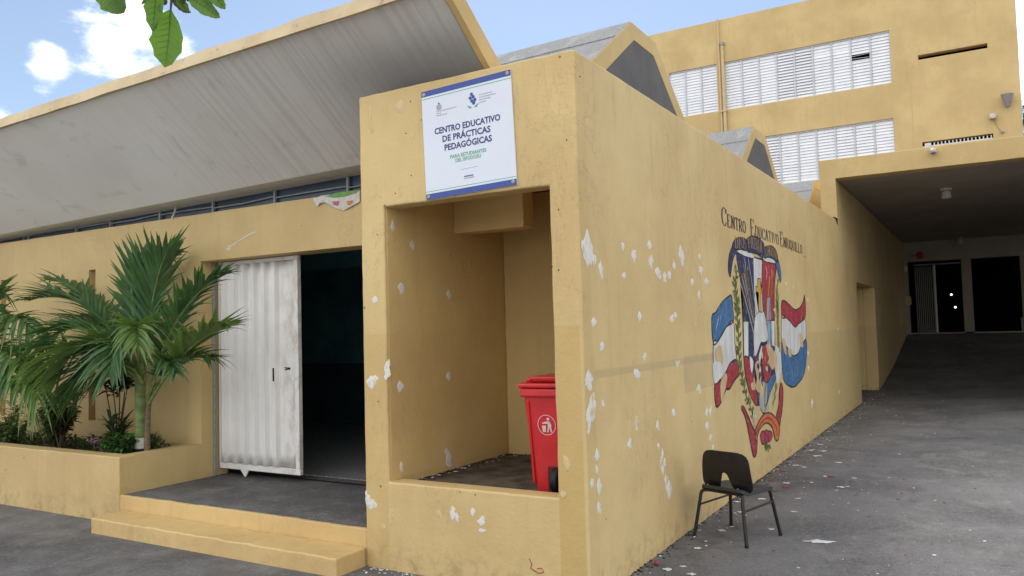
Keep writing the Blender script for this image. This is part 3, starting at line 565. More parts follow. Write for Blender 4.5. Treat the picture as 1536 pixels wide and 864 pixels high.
# rain pipes
for j, (px, zt, r) in enumerate(((-5.955, 10.2, .030), (-5.858, 9.42, .052))):
    x = px*K; zt = bz(zt)
    p = root('rain_pipe', (x, YB-.07, 4), ('thin tan rain pipe climbing to the roof edge between the upper louvred windows', 'thick tan rain pipe with an open top beside the thinner pipe on the tall block')[j], 'pipe', 'rain pipes on the tall block')
    MB().tube([(x, YB-.07, 3.5), (x-.012, YB-.072, 6), (x+.006, YB-.07, 8), (x, YB-.07, zt)], r, 10).build('pipe', 'pipe_tan', p, smooth=True)
    for z in (6.6, 8.6): MB().box(x-r-.02, x+r+.02, YB-.075-r, YB-.001, z, z+.05).build('clamp', 'pipe_tan', p)
    if j: MB().lathe([(r+.02, 0), (r+.025, .10), (r+.004, .10), (r, 0)], (x, YB-.07, zt), 'z', 14).build('pipe_collar', 'lamp_metal', p)
# wall lamps
def uplight(x, z):
    p = root('wall_lamp', (x, YB-.12, z), 'grey cone shaped wall lamp near the top right edge of the tall block', 'lamp')
    MB().lathe([(.055, -.20), (.06, -.19), (.155, .15), (.165, .15), (.165, .165), (.145, .165), (.05, -.15)], (x, YB-.17, z), 'z', 20).build('cone_shade', 'lamp_metal', p, smooth=True)
    MB().box(x-.04, x+.04, YB-.10, YB-.001, z-.10, z-.02).build('bracket', 'lamp_metal', p)
uplight(.833*K, bz(6.68))
def roundlamp(x, y, z, label, r=.12):
    p = root('wall_lamp', (x, y, z), label, 'lamp')
    MB().box(x-r, x+r, y-.05, y-.001, z-.02, z+r*.9).build('back_plate', 'pipe_tan', p, bevel=.01)
    MB().lathe([(r*.2, -.17), (r*.7, -.15), (r*.95, -.10), (r, -.051)], (x, y, z-.01), 'y', 18).build('glass_dome', 'lamp_glass', p, smooth=True)
    MB().lathe([(r*.3, -.02), (r*.9, 0)], (x, y-.11, z-r*.9), 'z', 12).build('dome_guard', 'lamp_metal', p)
roundlamp(.52*K, YB, bz(6.36), 'small round lamp with a dangling wire below the cone lamp', .095)
w = MB().tube([(.54*K, YB-.03, bz(6.28)), (.60*K, YB-.02, bz(6.1)), (.67*K, YB-.02, bz(5.98))], .004, 5).build('cable', 'rubber'); tag(w, 'thin dark cable hanging from the round lamp on the tall block', 'cable')
w = MB().box(.66*K, .735*K, YB-.07, YB-.001, bz(5.94), bz(5.985)).build('junction_box', 'lamp_metal', None, bevel=.01); tag(w, 'small brown junction box on the tall block above the canopy', 'box')
roundlamp(-.503, 14.45, 4.297, 'small round lamp on the front edge of the canopy over the passage', .052)
# ------------------------------------------------------------------ canopy over the passage
can = root('passage_canopy', (1, 14.46, 0), 'thick tan concrete canopy over the dark passage on the right', 'canopy')
MB().box(-2.00, 5.0, 14.75, 28.29, 4.03, 4.33).build('ceiling_slab', 'ceiling_concrete', can)
wall('front_beam', 'building_tan', can, 'y', 14.46, .285, -2.266, 5.0, 3.1, 4.375, [(-2.008, 5.2, 3.0, 4.032)], step=.25, rough=.004)
MB().box(-2.265, -2.012, 14.75, 28.29, 4.03, 4.37).build('side_beam', 'building_tan', can)
MB().box(4.3, 4.6, 14.75, 26.9, -.05, 4.028).build('right_wall', 'cream_wall', can)
MB().box(4.3, 4.6, 14.46, 14.745, -.05, 4.028).build('corner_pier', 'building_tan', can)
MB().box(4.3, 4.6, 28.2, 28.6, -.05, 4.028).build('right_wall_end', 'cream_wall', can)
for (x, y, z, l) in ((-.418, 16.99, 4.03, 'white ceiling lamp hanging near the front of the passage canopy'), (-.39, 27.9, 4.03, 'dim ceiling lamp deep inside the passage before the cream beam')):
    p = root('ceiling_lamp', (x, y, z), l, 'lamp')
    MB().lathe([(.10, 0), (.10, -.03), (.05, -.035)], (x, y, z), 'z', 16).build('ceiling_rose', 'rail_white', p); MB().lathe([(.04, -.035), (.075, -.06), (.085, -.17), (.06, -.19)], (x, y, z), 'z', 16).build('lamp_glass', 'lamp_glass', p, smooth=True)
# rear wall of the passage
rear = root('passage_rear_wall', (0, 28.3, 1.08), 'cream beam and columns closing the far end of the dark passage', 'wall')
YT = 28.3
MB().box(-2.26, 5.0, YT, YT+.3, 3.40, 4.6).build('beam', 'cream_wall', rear)
MB().box(-2.26, -1.90, YT, YT+.3, 1.0, 3.398).build('column', 'cream_wall', rear); MB().box(-.40, -.13, YT, YT+.3, 1.0, 3.398).build('column', 'cream_wall', rear); MB().box(1.145, 1.40, YT, YT+.3, 1.0, 3.398).build('column', 'cream_wall', rear)
MB().box(-1.90, 1.15, YT, YT+.3, .8, 1.12).build('sill', 'cream_wall', rear)
MB().box(3.4, 5.0, YT, YT+.3, .8, 3.398).build('rear_panel', 'cream_wall', rear)
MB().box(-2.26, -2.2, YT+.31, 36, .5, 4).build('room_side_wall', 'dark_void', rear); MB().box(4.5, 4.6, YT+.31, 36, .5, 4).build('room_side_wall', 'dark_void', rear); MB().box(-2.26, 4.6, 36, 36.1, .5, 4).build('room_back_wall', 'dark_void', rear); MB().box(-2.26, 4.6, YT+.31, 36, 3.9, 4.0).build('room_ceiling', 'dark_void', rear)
g = root('folding_gate', (-1.42, YT+.05, 1.12), 'folded dark steel gate of upright bars at the left opening of the rear wall', 'gate')
for i in range(10): MB().box(-1.70+i*.055, -1.678+i*.055, YT+.04, YT+.075, 1.13, 3.22).build('bar', 'gate_steel', g)
MB().box(-1.175, -1.12, YT+.03, YT+.09, 1.13, 3.26).build('stile', 'shutter_frame', g); MB().box(-1.72, -.42, YT+.04, YT+.08, 3.27, 3.31).build('head_rail', 'gate_steel', g)
for x, z, l in ((-.712, 2.30, 'upper of two small lights glowing in the dark room beyond the gate'), (-.62, 1.90, 'lower of two small lights glowing in the dark room beyond the gate')):
    x2 = x*1.1; z2 = 1.6+(z-1.6)*1.1
    o = MB().lathe([(.012, -.03), (.036, -.015), (.036, .015), (.012, .03)], (x2, 31.1, z2), 'y', 12).build('room_light', 'lit_lamp'); tag(o, l, 'lamp', 'small lights in the dark room')
    tagp = MB().tube([(x2, 31.1, z2+.09), (x2, 31.1, 3.9)], .006, 5).build('lamp_cord', 'rubber', o)
o = root('alarm_bell', (-1.525, YT-.12, 3.594), 'red round alarm bell on a short arm on the cream beam', 'bell')
MB().lathe([(.03, -.05), (.09, -.035), (.115, 0), (.115, .02), (.02, .03)], (-1.525, YT-.09, 3.594), 'y', 22).build('gong', 'red_disc', o, smooth=True); MB().box(-1.80, -1.55, YT-.05, YT-.001, 3.57, 3.60).build('arm', 'red_disc', o)
o = root('meter_box', (-2.0, 28.25, 2.2), 'small tan and white meter box low on the left column of the rear wall', 'box')
MB().box(-2.0, -1.84, YT-.10, YT-.001, 2.03, 2.30).build('case', 'pipe_tan', o, bevel=.006); MB().box(-1.99, -1.90, YT-.08, YT-.001, 3.10, 3.27).build('switch', 'rail_white', o)
t = root('side_table', (1.25, 27.8, 1.085), 'small dark table at the right edge of the passage end', 'table')
MB().box(1.06, 1.6, 27.5, 28.0, 1.50, 1.53).build('tabletop', 'gate_steel', t)
for x in (1.08, 1.22, 1.56): MB().box(x-.02, x+.02, 27.52, 27.56, 1.085, 1.50).build('leg', 'gate_steel', t)
sheet = MB().lathe([(.20, 0), (.19, .08), (.12, .16), (.03, .18)], (1.36, 27.75, 1.53), 'z', 14).build('cloth_bundle', 'teal_cloth', None, smooth=True); tag(sheet, 'teal cloth bundle lying on the small table at the passage end', 'cloth')
# ------------------------------------------------------------------ painted coat of arms on the side wall
mural = root('wall_mural', (XS, 8.8, 1.4), 'large flaking coat of arms with flags, cross and laurel painted on the side wall', 'mural')
def flat(name, pts, mat, lift, parent=None, parts=None, ink=0.0):
    """painted area: thin film on the wall x = XS, lift in millimetres; ink draws its dark brush outline as a sub-part"""
    parent = parent or mural; h = XS+lift*.001
    bm = bmesh.new(); vs = [bm.verts.new((h, a, b)) for a, b in pts]; f = bm.faces.new(vs); bmesh.ops.triangulate(bm, faces=[f], ngon_method='EAR_CLIP')
    bm.normal_update()
    if sum(f.normal.x for f in bm.faces) < 0: bmesh.ops.reverse_faces(bm, faces=bm.faces)
    me = bpy.data.meshes.new(name); bm.to_mesh(me); bm.free(); o = link(name, me, mat, parent)
    if ink: line(name+'_outline', list(pts)+[pts[0]], ink, 'm_black', lift+.35, o)
    return o
def line(name, pts, w, mat, lift, parent=None, taper=False, vary=.25):
    """brush stroke along pts; widths are in metres of wall height, doubled along the wall because the painting is"""
    m = MB(); h = XS+lift*.001; n = len(pts); vs = []
    for i, p in enumerate(pts):
        a = Vector(pts[max(i-1, 0)]); b = Vector(pts[min(i+1, n-1)]); d = (b-a)
        if d.length < 1e-6: d = Vector((0, 1))
        d.normalize(); q = Vector((-d.y, d.x)); k = 1+noise.noise(Vector((p[0]*9, p[1]*9, lift)))*vary*2
        if taper: k *= max(.12, math.sin(math.pi*(i+.35)/(n-.3)))
        vs += [(h, p[0]-q.x*w*k*1.7, p[1]-q.y*w*k), (h, p[0]+q.x*w*k*1.7, p[1]+q.y*w*k)]
    m.add(vs, [(2*i, 2*i+1, 2*i+3, 2*i+2) for i in range(n-1)])
    o = link(name, m.mesh(name), mat, parent or mural); return o
def smooth_line(pts, k=5):
    out = []; n = len(pts)
    for i in range(n-1):
        p0, p1, p2, p3 = (Vector(pts[max(0, min(n-1, i+j))]) for j in (-1, 0, 1, 2))
        for s in range(k):
            t = s/k; out.append(tuple(.5*((2*p1)+(p2-p0)*t+(2*p0-5*p1+4*p2-p3)*t*t+(3*p1-p0-3*p2+p3)*t**3)))
    return out+[tuple(pts[-1])]
def closed(pts, k=3):
    n = len(pts); out = []
    for i in range(n):
        p0, p1, p2, p3 = (Vector(pts[(i+j) % n]) for j in (-1, 0, 1, 2))
        for s in range(k):
            t = s/k; out.append(tuple(.5*((2*p1)+(p2-p0)*t+(2*p0-5*p1+4*p2-p3)*t*t+(3*p1-p0-3*p2+p3)*t**3)))
    return out
INK = .0085
# flag flying left
flat('flag_blue_field', closed([(6.827, 1.653), (6.955, 1.697), (7.159, 1.789), (7.403, 1.85), (7.501, 1.854), (7.524, 1.728), (7.528, 1.614), (7.293, 1.569), (7.117, 1.498), (6.981, 1.439), (6.838, 1.425)]), 'm_blue', 1.0, ink=INK)
flat('flag_white_field', closed([(6.838, 1.425), (6.981, 1.439), (7.117, 1.498), (7.293, 1.569), (7.528, 1.614), (7.545, 1.404), (7.572, 1.251), (7.343, 1.224), (7.197, 1.15), (7.027, 1.098), (6.839, 1.085)]), 'm_white', 1.05, ink=INK*.8)
flat('flag_red_field', closed([(6.839, 1.085), (7.027, 1.098), (7.197, 1.15), (7.343, 1.224), (7.571, 1.247), (7.659, 1.112), (7.493, 1.066), (7.308, 0.996), (7.174, 0.997), (6.998, 0.896), (6.841, 0.881)]), 'm_red', 1.1, ink=INK)
# flag flying right
flat('flag_red_field', closed([(9.699, 1.835), (9.95, 1.841), (10.177, 1.798), (10.475, 1.745), (10.81, 1.779), (11.035, 1.861), (11.169, 1.95), (11.193, 1.755), (11.092, 1.634), (10.694, 1.57), (10.425, 1.526), (10.133, 1.599), (9.907, 1.644), (9.672, 1.654)]), 'm_red', 1.0, ink=INK)
flat('flag_white_field', closed([(9.672, 1.654), (9.907, 1.644), (10.133, 1.599), (10.425, 1.526), (10.694, 1.57), (11.092, 1.634), (11.17, 1.485), (11.08, 1.353), (10.684, 1.246), (10.539, 1.187), (10.221, 1.175), (9.943, 1.272), (9.727, 1.327), (9.597, 1.343)]), 'm_white', 1.05, ink=INK*.8)
flat('flag_blue_field', closed([(9.597, 1.343), (9.727, 1.327), (9.943, 1.272), (10.221, 1.175), (10.539, 1.187), (10.684, 1.246), (11.08, 1.353), (11.16, 1.27), (11.065, 1.059), (10.828, 0.888), (10.452, 0.812), (10.135, 0.791), (9.794, 0.848), (9.61, 0.932), (9.564, 1.133)]), 'm_blue', 1.1, ink=INK)
# shield
flat('shield_ground', closed([(7.731, 2.302), (8.098, 2.309), (8.49, 2.281), (8.958, 2.287), (9.468, 2.265), (9.36, 2.032), (9.295, 1.787), (9.245, 1.331), (9.233, 1.014), (9.0, 0.852), (8.627, 0.631), (8.395, 0.73), (8.079, 0.845), (7.9, 1.057), (7.848, 1.257), (7.876, 1.612), (7.923, 1.851), (7.896, 1.951)], 3), 'm_navy', 1.0, ink=INK*1.1)
flat('shield_white_stripe', [(8.414, 2.277), (8.79, 2.272), (8.715, 2.009), (8.725, 1.622), (8.387, 1.624), (8.39, 1.998)], 'm_white', 1.6)
flat('shield_red_quarter', [(8.797, 2.272), (9.459, 2.263), (9.36, 2.032), (9.231, 1.643), (9.149, 1.616), (8.905, 1.617), (8.744, 1.692), (8.729, 2.01)], 'm_red', 1.7, ink=INK*.5)
flat('shield_white_band', [(7.891, 1.612), (8.363, 1.613), (8.283, 1.254), (7.865, 1.264)], 'm_white', 1.6, ink=INK*.5)
flat('shield_navy_pole', [(8.136, 1.896), (8.396, 1.903), (8.226, 1.22), (8.032, 1.229)], 'm_navy', 2.0, ink=INK*.4)
flat('shield_red_quarter', closed([(7.864, 1.26), (8.064, 1.227), (8.228, 1.036), (8.289, 0.908), (8.311, 0.742), (8.079, 0.845), (7.908, 1.057)]), 'm_red', 1.8, ink=INK*.7)
flat('shield_white_band', [(9.06, 1.616), (9.28, 1.608), (9.222, 1.318), (9.046, 1.342)], 'm_white', 1.8, ink=INK*.4)
flat('shield_blue_pole', [(8.934, 1.872), (9.13, 1.876), (9.084, 1.331), (8.854, 1.348)], 'm_lightblue', 2.0, ink=INK*.4)
flat('shield_blue_quarter', closed([(8.762, 0.957), (9.225, 1.026), (9.145, 0.93), (8.909, 0.833), (8.738, 0.733), (8.623, 0.712)]), 'm_blue', 1.8, ink=INK*.7)
flat('shield_grey_point', closed([(8.446, 0.917), (8.563, 0.971), (8.777, 0.938), (8.738, 0.733), (8.592, 0.639), (8.395, 0.73)]), 'm_grey', 2.1, ink=INK*.4)
flat('shield_cream_point', closed([(9.165, 0.928), (9.032, 0.761), (8.762, 0.612), (8.63, 0.647), (8.786, 0.739), (8.928, 0.831)]), 'm_cream', 2.1)
flat('centre_red_cloth', closed([(8.593, 1.334), (8.853, 1.339), (9.091, 1.264), (9.005, 1.028), (8.741, 0.945), (8.614, 1.052)]), 'm_red', 2.2, ink=INK*.8)
flat('centre_blue_cloth', closed([(8.875, 1.255), (9.068, 1.247), (8.999, 1.095), (8.853, 1.038)]), 'm_navy', 2.3)
# spears and lances behind the book
for k, (a, b) in enumerate(zip([(7.903, 2.068), (7.987, 2.094), (8.108, 2.122), (8.224, 2.174), (7.821, 2.007), (8.042, 2.075)], [(8.395, 1.504), (8.338, 1.568), (8.426, 1.483), (8.527, 1.46), (8.303, 1.464), (8.463, 1.398)])):
    line('spear', smooth_line([a, ((a[0]+b[0])/2+.01*(k-2), (a[1]+b[1])/2), b], 4), .0075, ('m_grey', 'm_cream', 'm_darkgold')[k % 3], 2.3+k*.05)
for k, (a, b) in enumerate(zip([(9.139, 2.115), (9.261, 2.062), (9.055, 2.054), (9.214, 2.127)], [(8.861, 1.584), (8.882, 1.496), (8.778, 1.541), (9.015, 1.583)])):
    line('lance', [a, ((a[0]+b[0])/2, (a[1]+b[1])/2+.01), b], .009, ('m_gold', 'm_orange', 'm_darkgold', 'm_red')[k], 2.3+k*.05)
for p in [(7.911, 2.047), (8.042, 2.075), (8.148, 2.147), (8.069, 2.031)]: flat('spear_head', [(p[0]+math.cos(a)*.045, p[1]+math.sin(a)*.028*(1.5 if k == 1 else 1)) for k, a in enumerate((0, 1.57, 3.14, 4.71))], 'm_darkgold', 2.6)
flat('cross', [(8.548, 2.063), (8.686, 2.068), (8.676, 1.976), (8.763, 1.977), (8.738, 1.911), (8.664, 1.913), (8.654, 1.711), (8.53, 1.713), (8.567, 1.916), (8.439, 1.919), (8.456, 1.978), (8.539, 1.977)], 'm_gold', 2.7, ink=INK*.7)
flat('open_book', closed([(8.659, 1.7), (8.772, 1.711), (8.861, 1.584), (8.915, 1.416), (8.72, 1.382), (8.566, 1.382), (8.389, 1.275), (8.283, 1.254), (8.267, 1.455), (8.369, 1.651), (8.572, 1.71)], 3), 'm_white', 2.9, ink=INK*.4)
# torn and scraped places in the paint
for i, (pts) in enumerate(([(6.956, 1.393), (7.084, 1.403), (7.129, 1.271), (7.057, 1.217), (6.986, 1.252), (6.891, 1.283), (6.876, 1.354)], [(7.024, 1.08), (7.176, 1.142), (7.22, 1.084), (7.111, 0.966), (7.012, 0.903), (6.984, 0.977)], [(9.639, 1.389), (9.794, 1.38), (9.85, 1.215), (9.698, 1.245)], [(10.687, 1.427), (10.902, 1.423), (10.89, 1.257), (10.732, 1.278)], [(9.946, 1.284), (10.172, 1.227), (10.098, 1.166), (9.959, 1.182)],
    [(8.265, 1.156), (8.481, 1.208), (8.517, 1.016), (8.418, 0.856), (8.276, 0.93), (8.341, 1.007)], [(8.82, 1.366), (9.061, 1.314), (9.214, 1.173), (9.053, 1.07), (8.911, 1.144), (8.837, 1.256)], [(8.103, 0.983), (8.252, 0.983), (8.223, 0.914), (8.126, 0.925)], [(8.429, 0.918), (8.643, 0.965), (8.554, 0.824), (8.462, 0.811)], [(8.136, 0.699), (8.396, 0.734), (8.333, 0.575), (8.144, 0.557)], [(9.149, 1.253), (9.355, 1.258), (9.287, 0.92), (9.172, 1.063)])):
    flat('scraped_patch', closed([(a+noise.noise(Vector((a*8, b*8, i)))*.05, b+noise.noise(Vector((a*8, b*8, i+5)))*.03) for a, b in pts], 3), 'm_scrape', 3.2+i*.03)
for i, pts in enumerate(([(8.067, 1.247), (8.219, 1.179), (8.171, 1.09), (8.081, 1.142)], [(8.458, 1.272), (8.632, 1.346), (8.569, 1.204), (8.473, 1.162)], [(9.35, 1.236), (9.519, 1.229), (9.502, 1.044), (9.262, 0.899), (9.243, 1.013)], [(6.802, 1.252), (7.049, 1.248), (7.073, 1.148), (6.84, 1.093), (6.778, 1.167)], [(9.244, 1.326), (9.447, 1.297), (9.337, 1.167)])):
    flat('white_scuff', closed([(a+noise.noise(Vector((a*8, b*8, i+9)))*.05, b+noise.noise(Vector((a*8, b*8, i+15)))*.04) for a, b in pts], 3), 'm_white', 3.6+i*.03)
for i in range(26):   # fine flaking inside the shield
    a, b = random.choice([(8.359, 1.11), (8.448, 1.021), (8.825, 1.192), (8.932, 1.253), (8.506, 0.954), (8.323, 0.906), (8.422, 1.169), (8.813, 1.127), (9.041, 1.315), (8.671, 1.263), (8.304, 0.989), (8.19, 0.632), (8.266, 0.583)])
    a += random.uniform(-.10, .10); b += random.uniform(-.08, .08)
    flat('flaked_spot', blob(a, b, random.uniform(.03, .11), random.uniform(.03, .10), 9, .5, 200+i), random.choice(('m_scrape', 'm_white', 'm_black', 'm_pink', 'm_scrape')), 3.9+i*.02)
# laurel (left) and palm (right)
LA = smooth_line([(7.715, 2.096), (7.632, 1.943), (7.684, 1.831), (7.704, 1.717), (7.667, 1.807), (7.671, 1.652), (7.691, 1.496), (7.678, 1.323), (7.698, 1.167), (7.78, 1.027), (7.879, 0.882), (8.059, 0.727), (8.164, 0.575)], 4)
line('laurel_stem', LA, .009, 'm_green', 2.5)
for k in range(58):
    t = k/57*(len(LA)-2); i = int(t); p = Vector(LA[i]); d = (Vector(LA[i+1])-p).normalized(); s = -1 if k % 2 else 1
    up = -d; side = Vector((-up.y, up.x))*s; q = p+up*.065+Vector((side.x*.105, side.y*.05)); mid = (p+q)/2
    w = Vector((.022, .012)); nrm = Vector(((q-p).y, -(q-p).x)).normalized()
    flat('laurel_leaf', [tuple(p), (mid.x+nrm.x*.035, mid.y+nrm.y*.018), tuple(q), (mid.x-nrm.x*.035, mid.y-nrm.y*.018)], ('m_green', 'm_green', 'm_palm')[k % 3], 2.7+k*.012)
RA = smooth_line([(9.541, 2.09), (9.44, 1.898), (9.421, 1.728), (9.482, 1.836), (9.441, 1.58), (9.421, 1.325), (9.342, 1.144), (9.275, 0.966), (9.139, 0.796), (8.989, 0.643)], 4)
line('palm_branch', RA, .030, 'm_palm', 2.4, taper=True)
for k in range(44):
    t = k/43*(len(RA)-3)+1; i = int(t); p = Vector(RA[i]); d = (Vector(RA[i+1])-p).normalized(); s = -1 if k % 2 else 1; q = p-d*.10+Vector((s*.075, .0))
    line('palm_barb', [tuple(p), tuple((p+q)/2), tuple(q)], .0055, ('m_green', 'm_palm')[k % 2], 2.6+k*.012, taper=True)
# motto ribbon on top
flat('ribbon_tail', closed([(7.608, 2.336), (7.47, 2.244), (7.418, 2.102), (7.479, 2.033), (7.546, 2.137), (7.636, 2.241), (7.752, 2.298)]), 'm_navy', 2.6, ink=INK*.5)
flat('ribbon_tail', closed([(9.436, 2.417), (9.594, 2.352), (9.736, 2.185), (9.685, 2.057), (9.583, 2.143), (9.506, 2.226), (9.442, 2.291)]), 'm_blue', 2.6, ink=INK*.5)
rb = [flat('ribbon_fold', closed([(7.587, 2.334), (7.694, 2.405), (7.892, 2.448), (8.092, 2.451), (8.183, 2.428), (8.131, 2.331), (7.929, 2.331), (7.733, 2.314)]), 'm_navy', 3.0, ink=INK*.7),
      flat('ribbon_fold', closed([(8.162, 2.444), (8.339, 2.495), (8.628, 2.512), (8.875, 2.476), (8.916, 2.432), (8.844, 2.307), (8.595, 2.329), (8.311, 2.328), (8.166, 2.33)]), 'm_navy', 3.1, ink=INK*.7),
      flat('ribbon_fold', closed([(8.927, 2.417), (9.147, 2.46), (9.37, 2.464), (9.545, 2.418), (9.584, 2.303), (9.364, 2.32), (9.107, 2.328), (8.892, 2.307)]), 'm_navy', 3.0, ink=INK*.7)]
flat('ribbon_back', closed([(7.759, 2.304), (7.929, 2.328), (8.159, 2.321), (8.309, 2.319), (8.426, 2.277), (8.034, 2.275)]), 'm_white', 2.5); flat('ribbon_back', closed([(8.864, 2.305), (9.107, 2.324), (9.363, 2.317), (9.455, 2.281), (9.17, 2.275), (8.921, 2.276)]), 'm_white', 2.5)
# bottom ribbon with roses
flat('ribbon_tail', closed([(7.681, 0.788), (7.763, 0.787), (7.88, 0.705), (8.056, 0.567), (8.166, 0.494), (8.245, 0.419), (8.196, 0.288), (8.107, 0.251), (8.04, 0.291), (7.954, 0.441), (7.864, 0.609), (7.76, 0.718)]), 'm_red', 3.3, ink=INK)
flat('ribbon_tail', closed([(9.449, 0.89), (9.552, 0.812), (9.492, 0.628), (9.339, 0.46), (9.204, 0.308), (9.096, 0.28), (9.004, 0.367), (9.126, 0.529), (9.294, 0.647), (9.355, 0.796)]), 'm_red', 3.2, ink=INK)
flat('ribbon_arch', closed([(8.166, 0.494), (8.369, 0.588), (8.645, 0.629), (8.921, 0.595), (9.181, 0.496), (9.296, 0.402), (9.198, 0.28), (9.049, 0.295), (8.995, 0.372), (8.896, 0.463), (8.68, 0.525), (8.461, 0.515), (8.296, 0.469), (8.198, 0.393)]), 'm_orange', 3.6, ink=INK)
line('ribbon_band', smooth_line([(8.212, 0.468), (8.414, 0.545), (8.671, 0.575), (8.909, 0.531), (9.125, 0.423), (9.146, 0.327)], 4), .012, 'm_red', 4.1)
for i, (pts) in enumerate(([(8.374, 0.422), (8.452, 0.462), (8.573, 0.439), (8.572, 0.338), (8.445, 0.33)], [(8.556, 0.445), (8.702, 0.444), (8.742, 0.358), (8.66, 0.317), (8.554, 0.34)], [(8.718, 0.429), (8.865, 0.406), (8.913, 0.352), (8.79, 0.313), (8.699, 0.329)])):
    flat('rose', closed(pts), 'm_pink', 4.2+i*.1, ink=INK*.6)
line('rose_stem', smooth_line([(8.626, 0.335), (8.671, 0.278), (8.697, 0.219)], 3), .010, 'm_green', 4.1); flat('rose_leaf', closed([(8.533, 0.322), (8.637, 0.295), (8.608, 0.238), (8.559, 0.266)]), 'm_green', 4.15); flat('rose_leaf', closed([(8.711, 0.293), (8.8, 0.268), (8.811, 0.228), (8.723, 0.258)]), 'm_green', 4.15)
# ---- stroke lettering (roman capitals with small serifs)
GL = {'C': [[(.95, .82), (.78, .97), (.45, 1), (.14, .80), (.05, .5), (.14, .2), (.45, 0), (.78, .03), (.97, .2)], [(.95, .70), (.95, .95)]],
 'E': [[(.15, 0), (.15, 1)], [(.0, 1), (.85, 1), (.9, .84)], [(.0, 0), (.88, 0), (.95, .2)], [(.15, .52), (.66, .52)]], 'N': [[(.12, 0), (.12, 1)], [(.02, 1), (.16, 1), (.86, 0)], [(.88, 0), (.88, 1)], [(.76, 1), (1, 1)], [(0, 0), (.26, 0)]],
 'T': [[(.5, 0), (.5, 1)], [(.0, .82), (.02, 1), (.98, 1), (1, .82)], [(.34, 0), (.66, 0)]], 'R': [[(.14, 0), (.14, 1)], [(0, 1), (.6, 1), (.82, .85), (.8, .62), (.6, .5), (.14, .5)], [(.5, .5), (.95, 0)], [(0, 0), (.3, 0)]],
 'O': [[(.5, 1), (.15, .85), (.03, .5), (.15, .15), (.5, 0), (.85, .15), (.97, .5), (.85, .85), (.5, 1)]], 'D': [[(.15, 0), (.15, 1)], [(0, 1), (.5, 1), (.85, .84), (.97, .5), (.85, .16), (.5, 0), (0, 0)]],
 'U': [[(0, 1), (.3, 1)], [(.14, 1), (.14, .3), (.3, .04), (.6, 0), (.82, .14), (.86, .35), (.86, 1)], [(.72, 1), (1, 1)]], 'A': [[(.05, 0), (.48, 1), (.55, 1), (.95, 0)], [(.22, .36), (.80, .36)], [(0, 0), (.2, 0)], [(.8, 0), (1, 0)]],
 'I': [[(.5, 0), (.5, 1)], [(.25, 1), (.75, 1)], [(.25, 0), (.75, 0)]], 'V': [[(.04, 1), (.5, 0), (.95, 1)], [(0, 1), (.22, 1)], [(.8, 1), (1, 1)]], 'Q': [[(.5, 1), (.15, .85), (.03, .5), (.15, .15), (.5, 0), (.85, .15), (.97, .5), (.85, .85), (.5, 1)], [(.5, .2), (.75, -.08), (1, -.16)]],
 'L': [[(.15, 0), (.15, 1)], [(0, 1), (.32, 1)], [(0, 0), (.85, 0), (.92, .2)]], 'S': [[(.9, .85), (.6, 1), (.25, .95), (.12, .75), (.3, .56), (.7, .45), (.88, .25), (.7, .04), (.35, 0), (.08, .14)]], 'P': [[(.15, 0), (.15, 1)], [(0, 1), (.6, 1), (.85, .85), (.82, .6), (.6, .48), (.15, .48)], [(0, 0), (.3, 0)]], 'B': [[(.12, 0), (.12, 1), (.6, 1), (.8, .8), (.65, .54), (.12, .52)], [(.65, .54), (.9, .3), (.65, 0), (.12, 0)]]}
def letter(ch, y0, z0, w, h, mat, lift, parent, pen=.011):
    m = MB(); hx = XS+lift*.001
    for q, st in enumerate(GL[ch]):
        pts = [Vector((y0+a*w, z0+b*h)) for a, b in st]; n = len(pts); vs = []
        for i, p in enumerate(pts):
            d = pts[min(i+1, n-1)]-pts[max(i-1, 0)]; d.normalize(); nr = Vector((-d.y, d.x)); pw = pen*(1.45 if abs(d.y) > .5 else .62); k = .5
            vs += [(hx+q*.0001, p.x-nr.x*pw*k*1.9, p.y-nr.y*pw*k), (hx+q*.0001, p.x+nr.x*pw*k*1.9, p.y+nr.y*pw*k)]
        m.add(vs, [(2*i, 2*i+1, 2*i+3, 2*i+2) for i in range(n-1)])
    return m.build('letter', mat, parent)
lt = root('wall_lettering', (XS, 9.2, 2.5), 'dark brown painted words Centro Educativo Enriquillo above the coat of arms', 'lettering')
for word, ya, yb, za, zb in (('CENTRO', 7.26, 8.16, 2.512, 2.508), ('EDUCATIVO', 8.33, 9.70, 2.51, 2.512), ('ENRIQUILLO', 9.76, 11.16, 2.51, 2.502)):
    wts = [1.35 if i == 0 else (.5 if c == 'I' else 1) for i, c in enumerate(word)]; tot = sum(wts); y = ya; u = (yb-ya)/tot
    for i, c in enumerate(word):
        w = wts[i]*u; letter(c, y+w*.06, za+(zb-za)*(y-ya)/(yb-ya), w*.80 if c != 'I' else w*.9, .170 if i == 0 else .122, 'letter_brown', 1.2, lt, .0165 if i == 0 else .0145); y += w
lt2 = line('flourish', [(11.22, 2.475), (11.30, 2.478), (11.42, 2.47)], .004, 'letter_brown', 1.2, lt)
ARC = (('DIOS', [(7.692, 2.328), (7.802, 2.336), (7.915, 2.347), (8.018, 2.349)]), ('PATRIA', [(8.219, 2.358), (8.331, 2.376), (8.43, 2.371), (8.531, 2.37), (8.621, 2.366), (8.726, 2.36)]), ('LIBERTAD', [(8.938, 2.33), (9.017, 2.341), (9.097, 2.35), (9.17, 2.352), (9.242, 2.346), (9.323, 2.341), (9.397, 2.333), (9.472, 2.324)]))
for k, (word, ps) in enumerate(ARC):
    for c, p in zip(word, ps):
        if k == 2 and c == 'D': pass
        letter(c, p[0], p[1], (.115, .088, .072)[k], (.115, .125, .105)[k], 'm_gold', 3.9, rb[k], .0048)
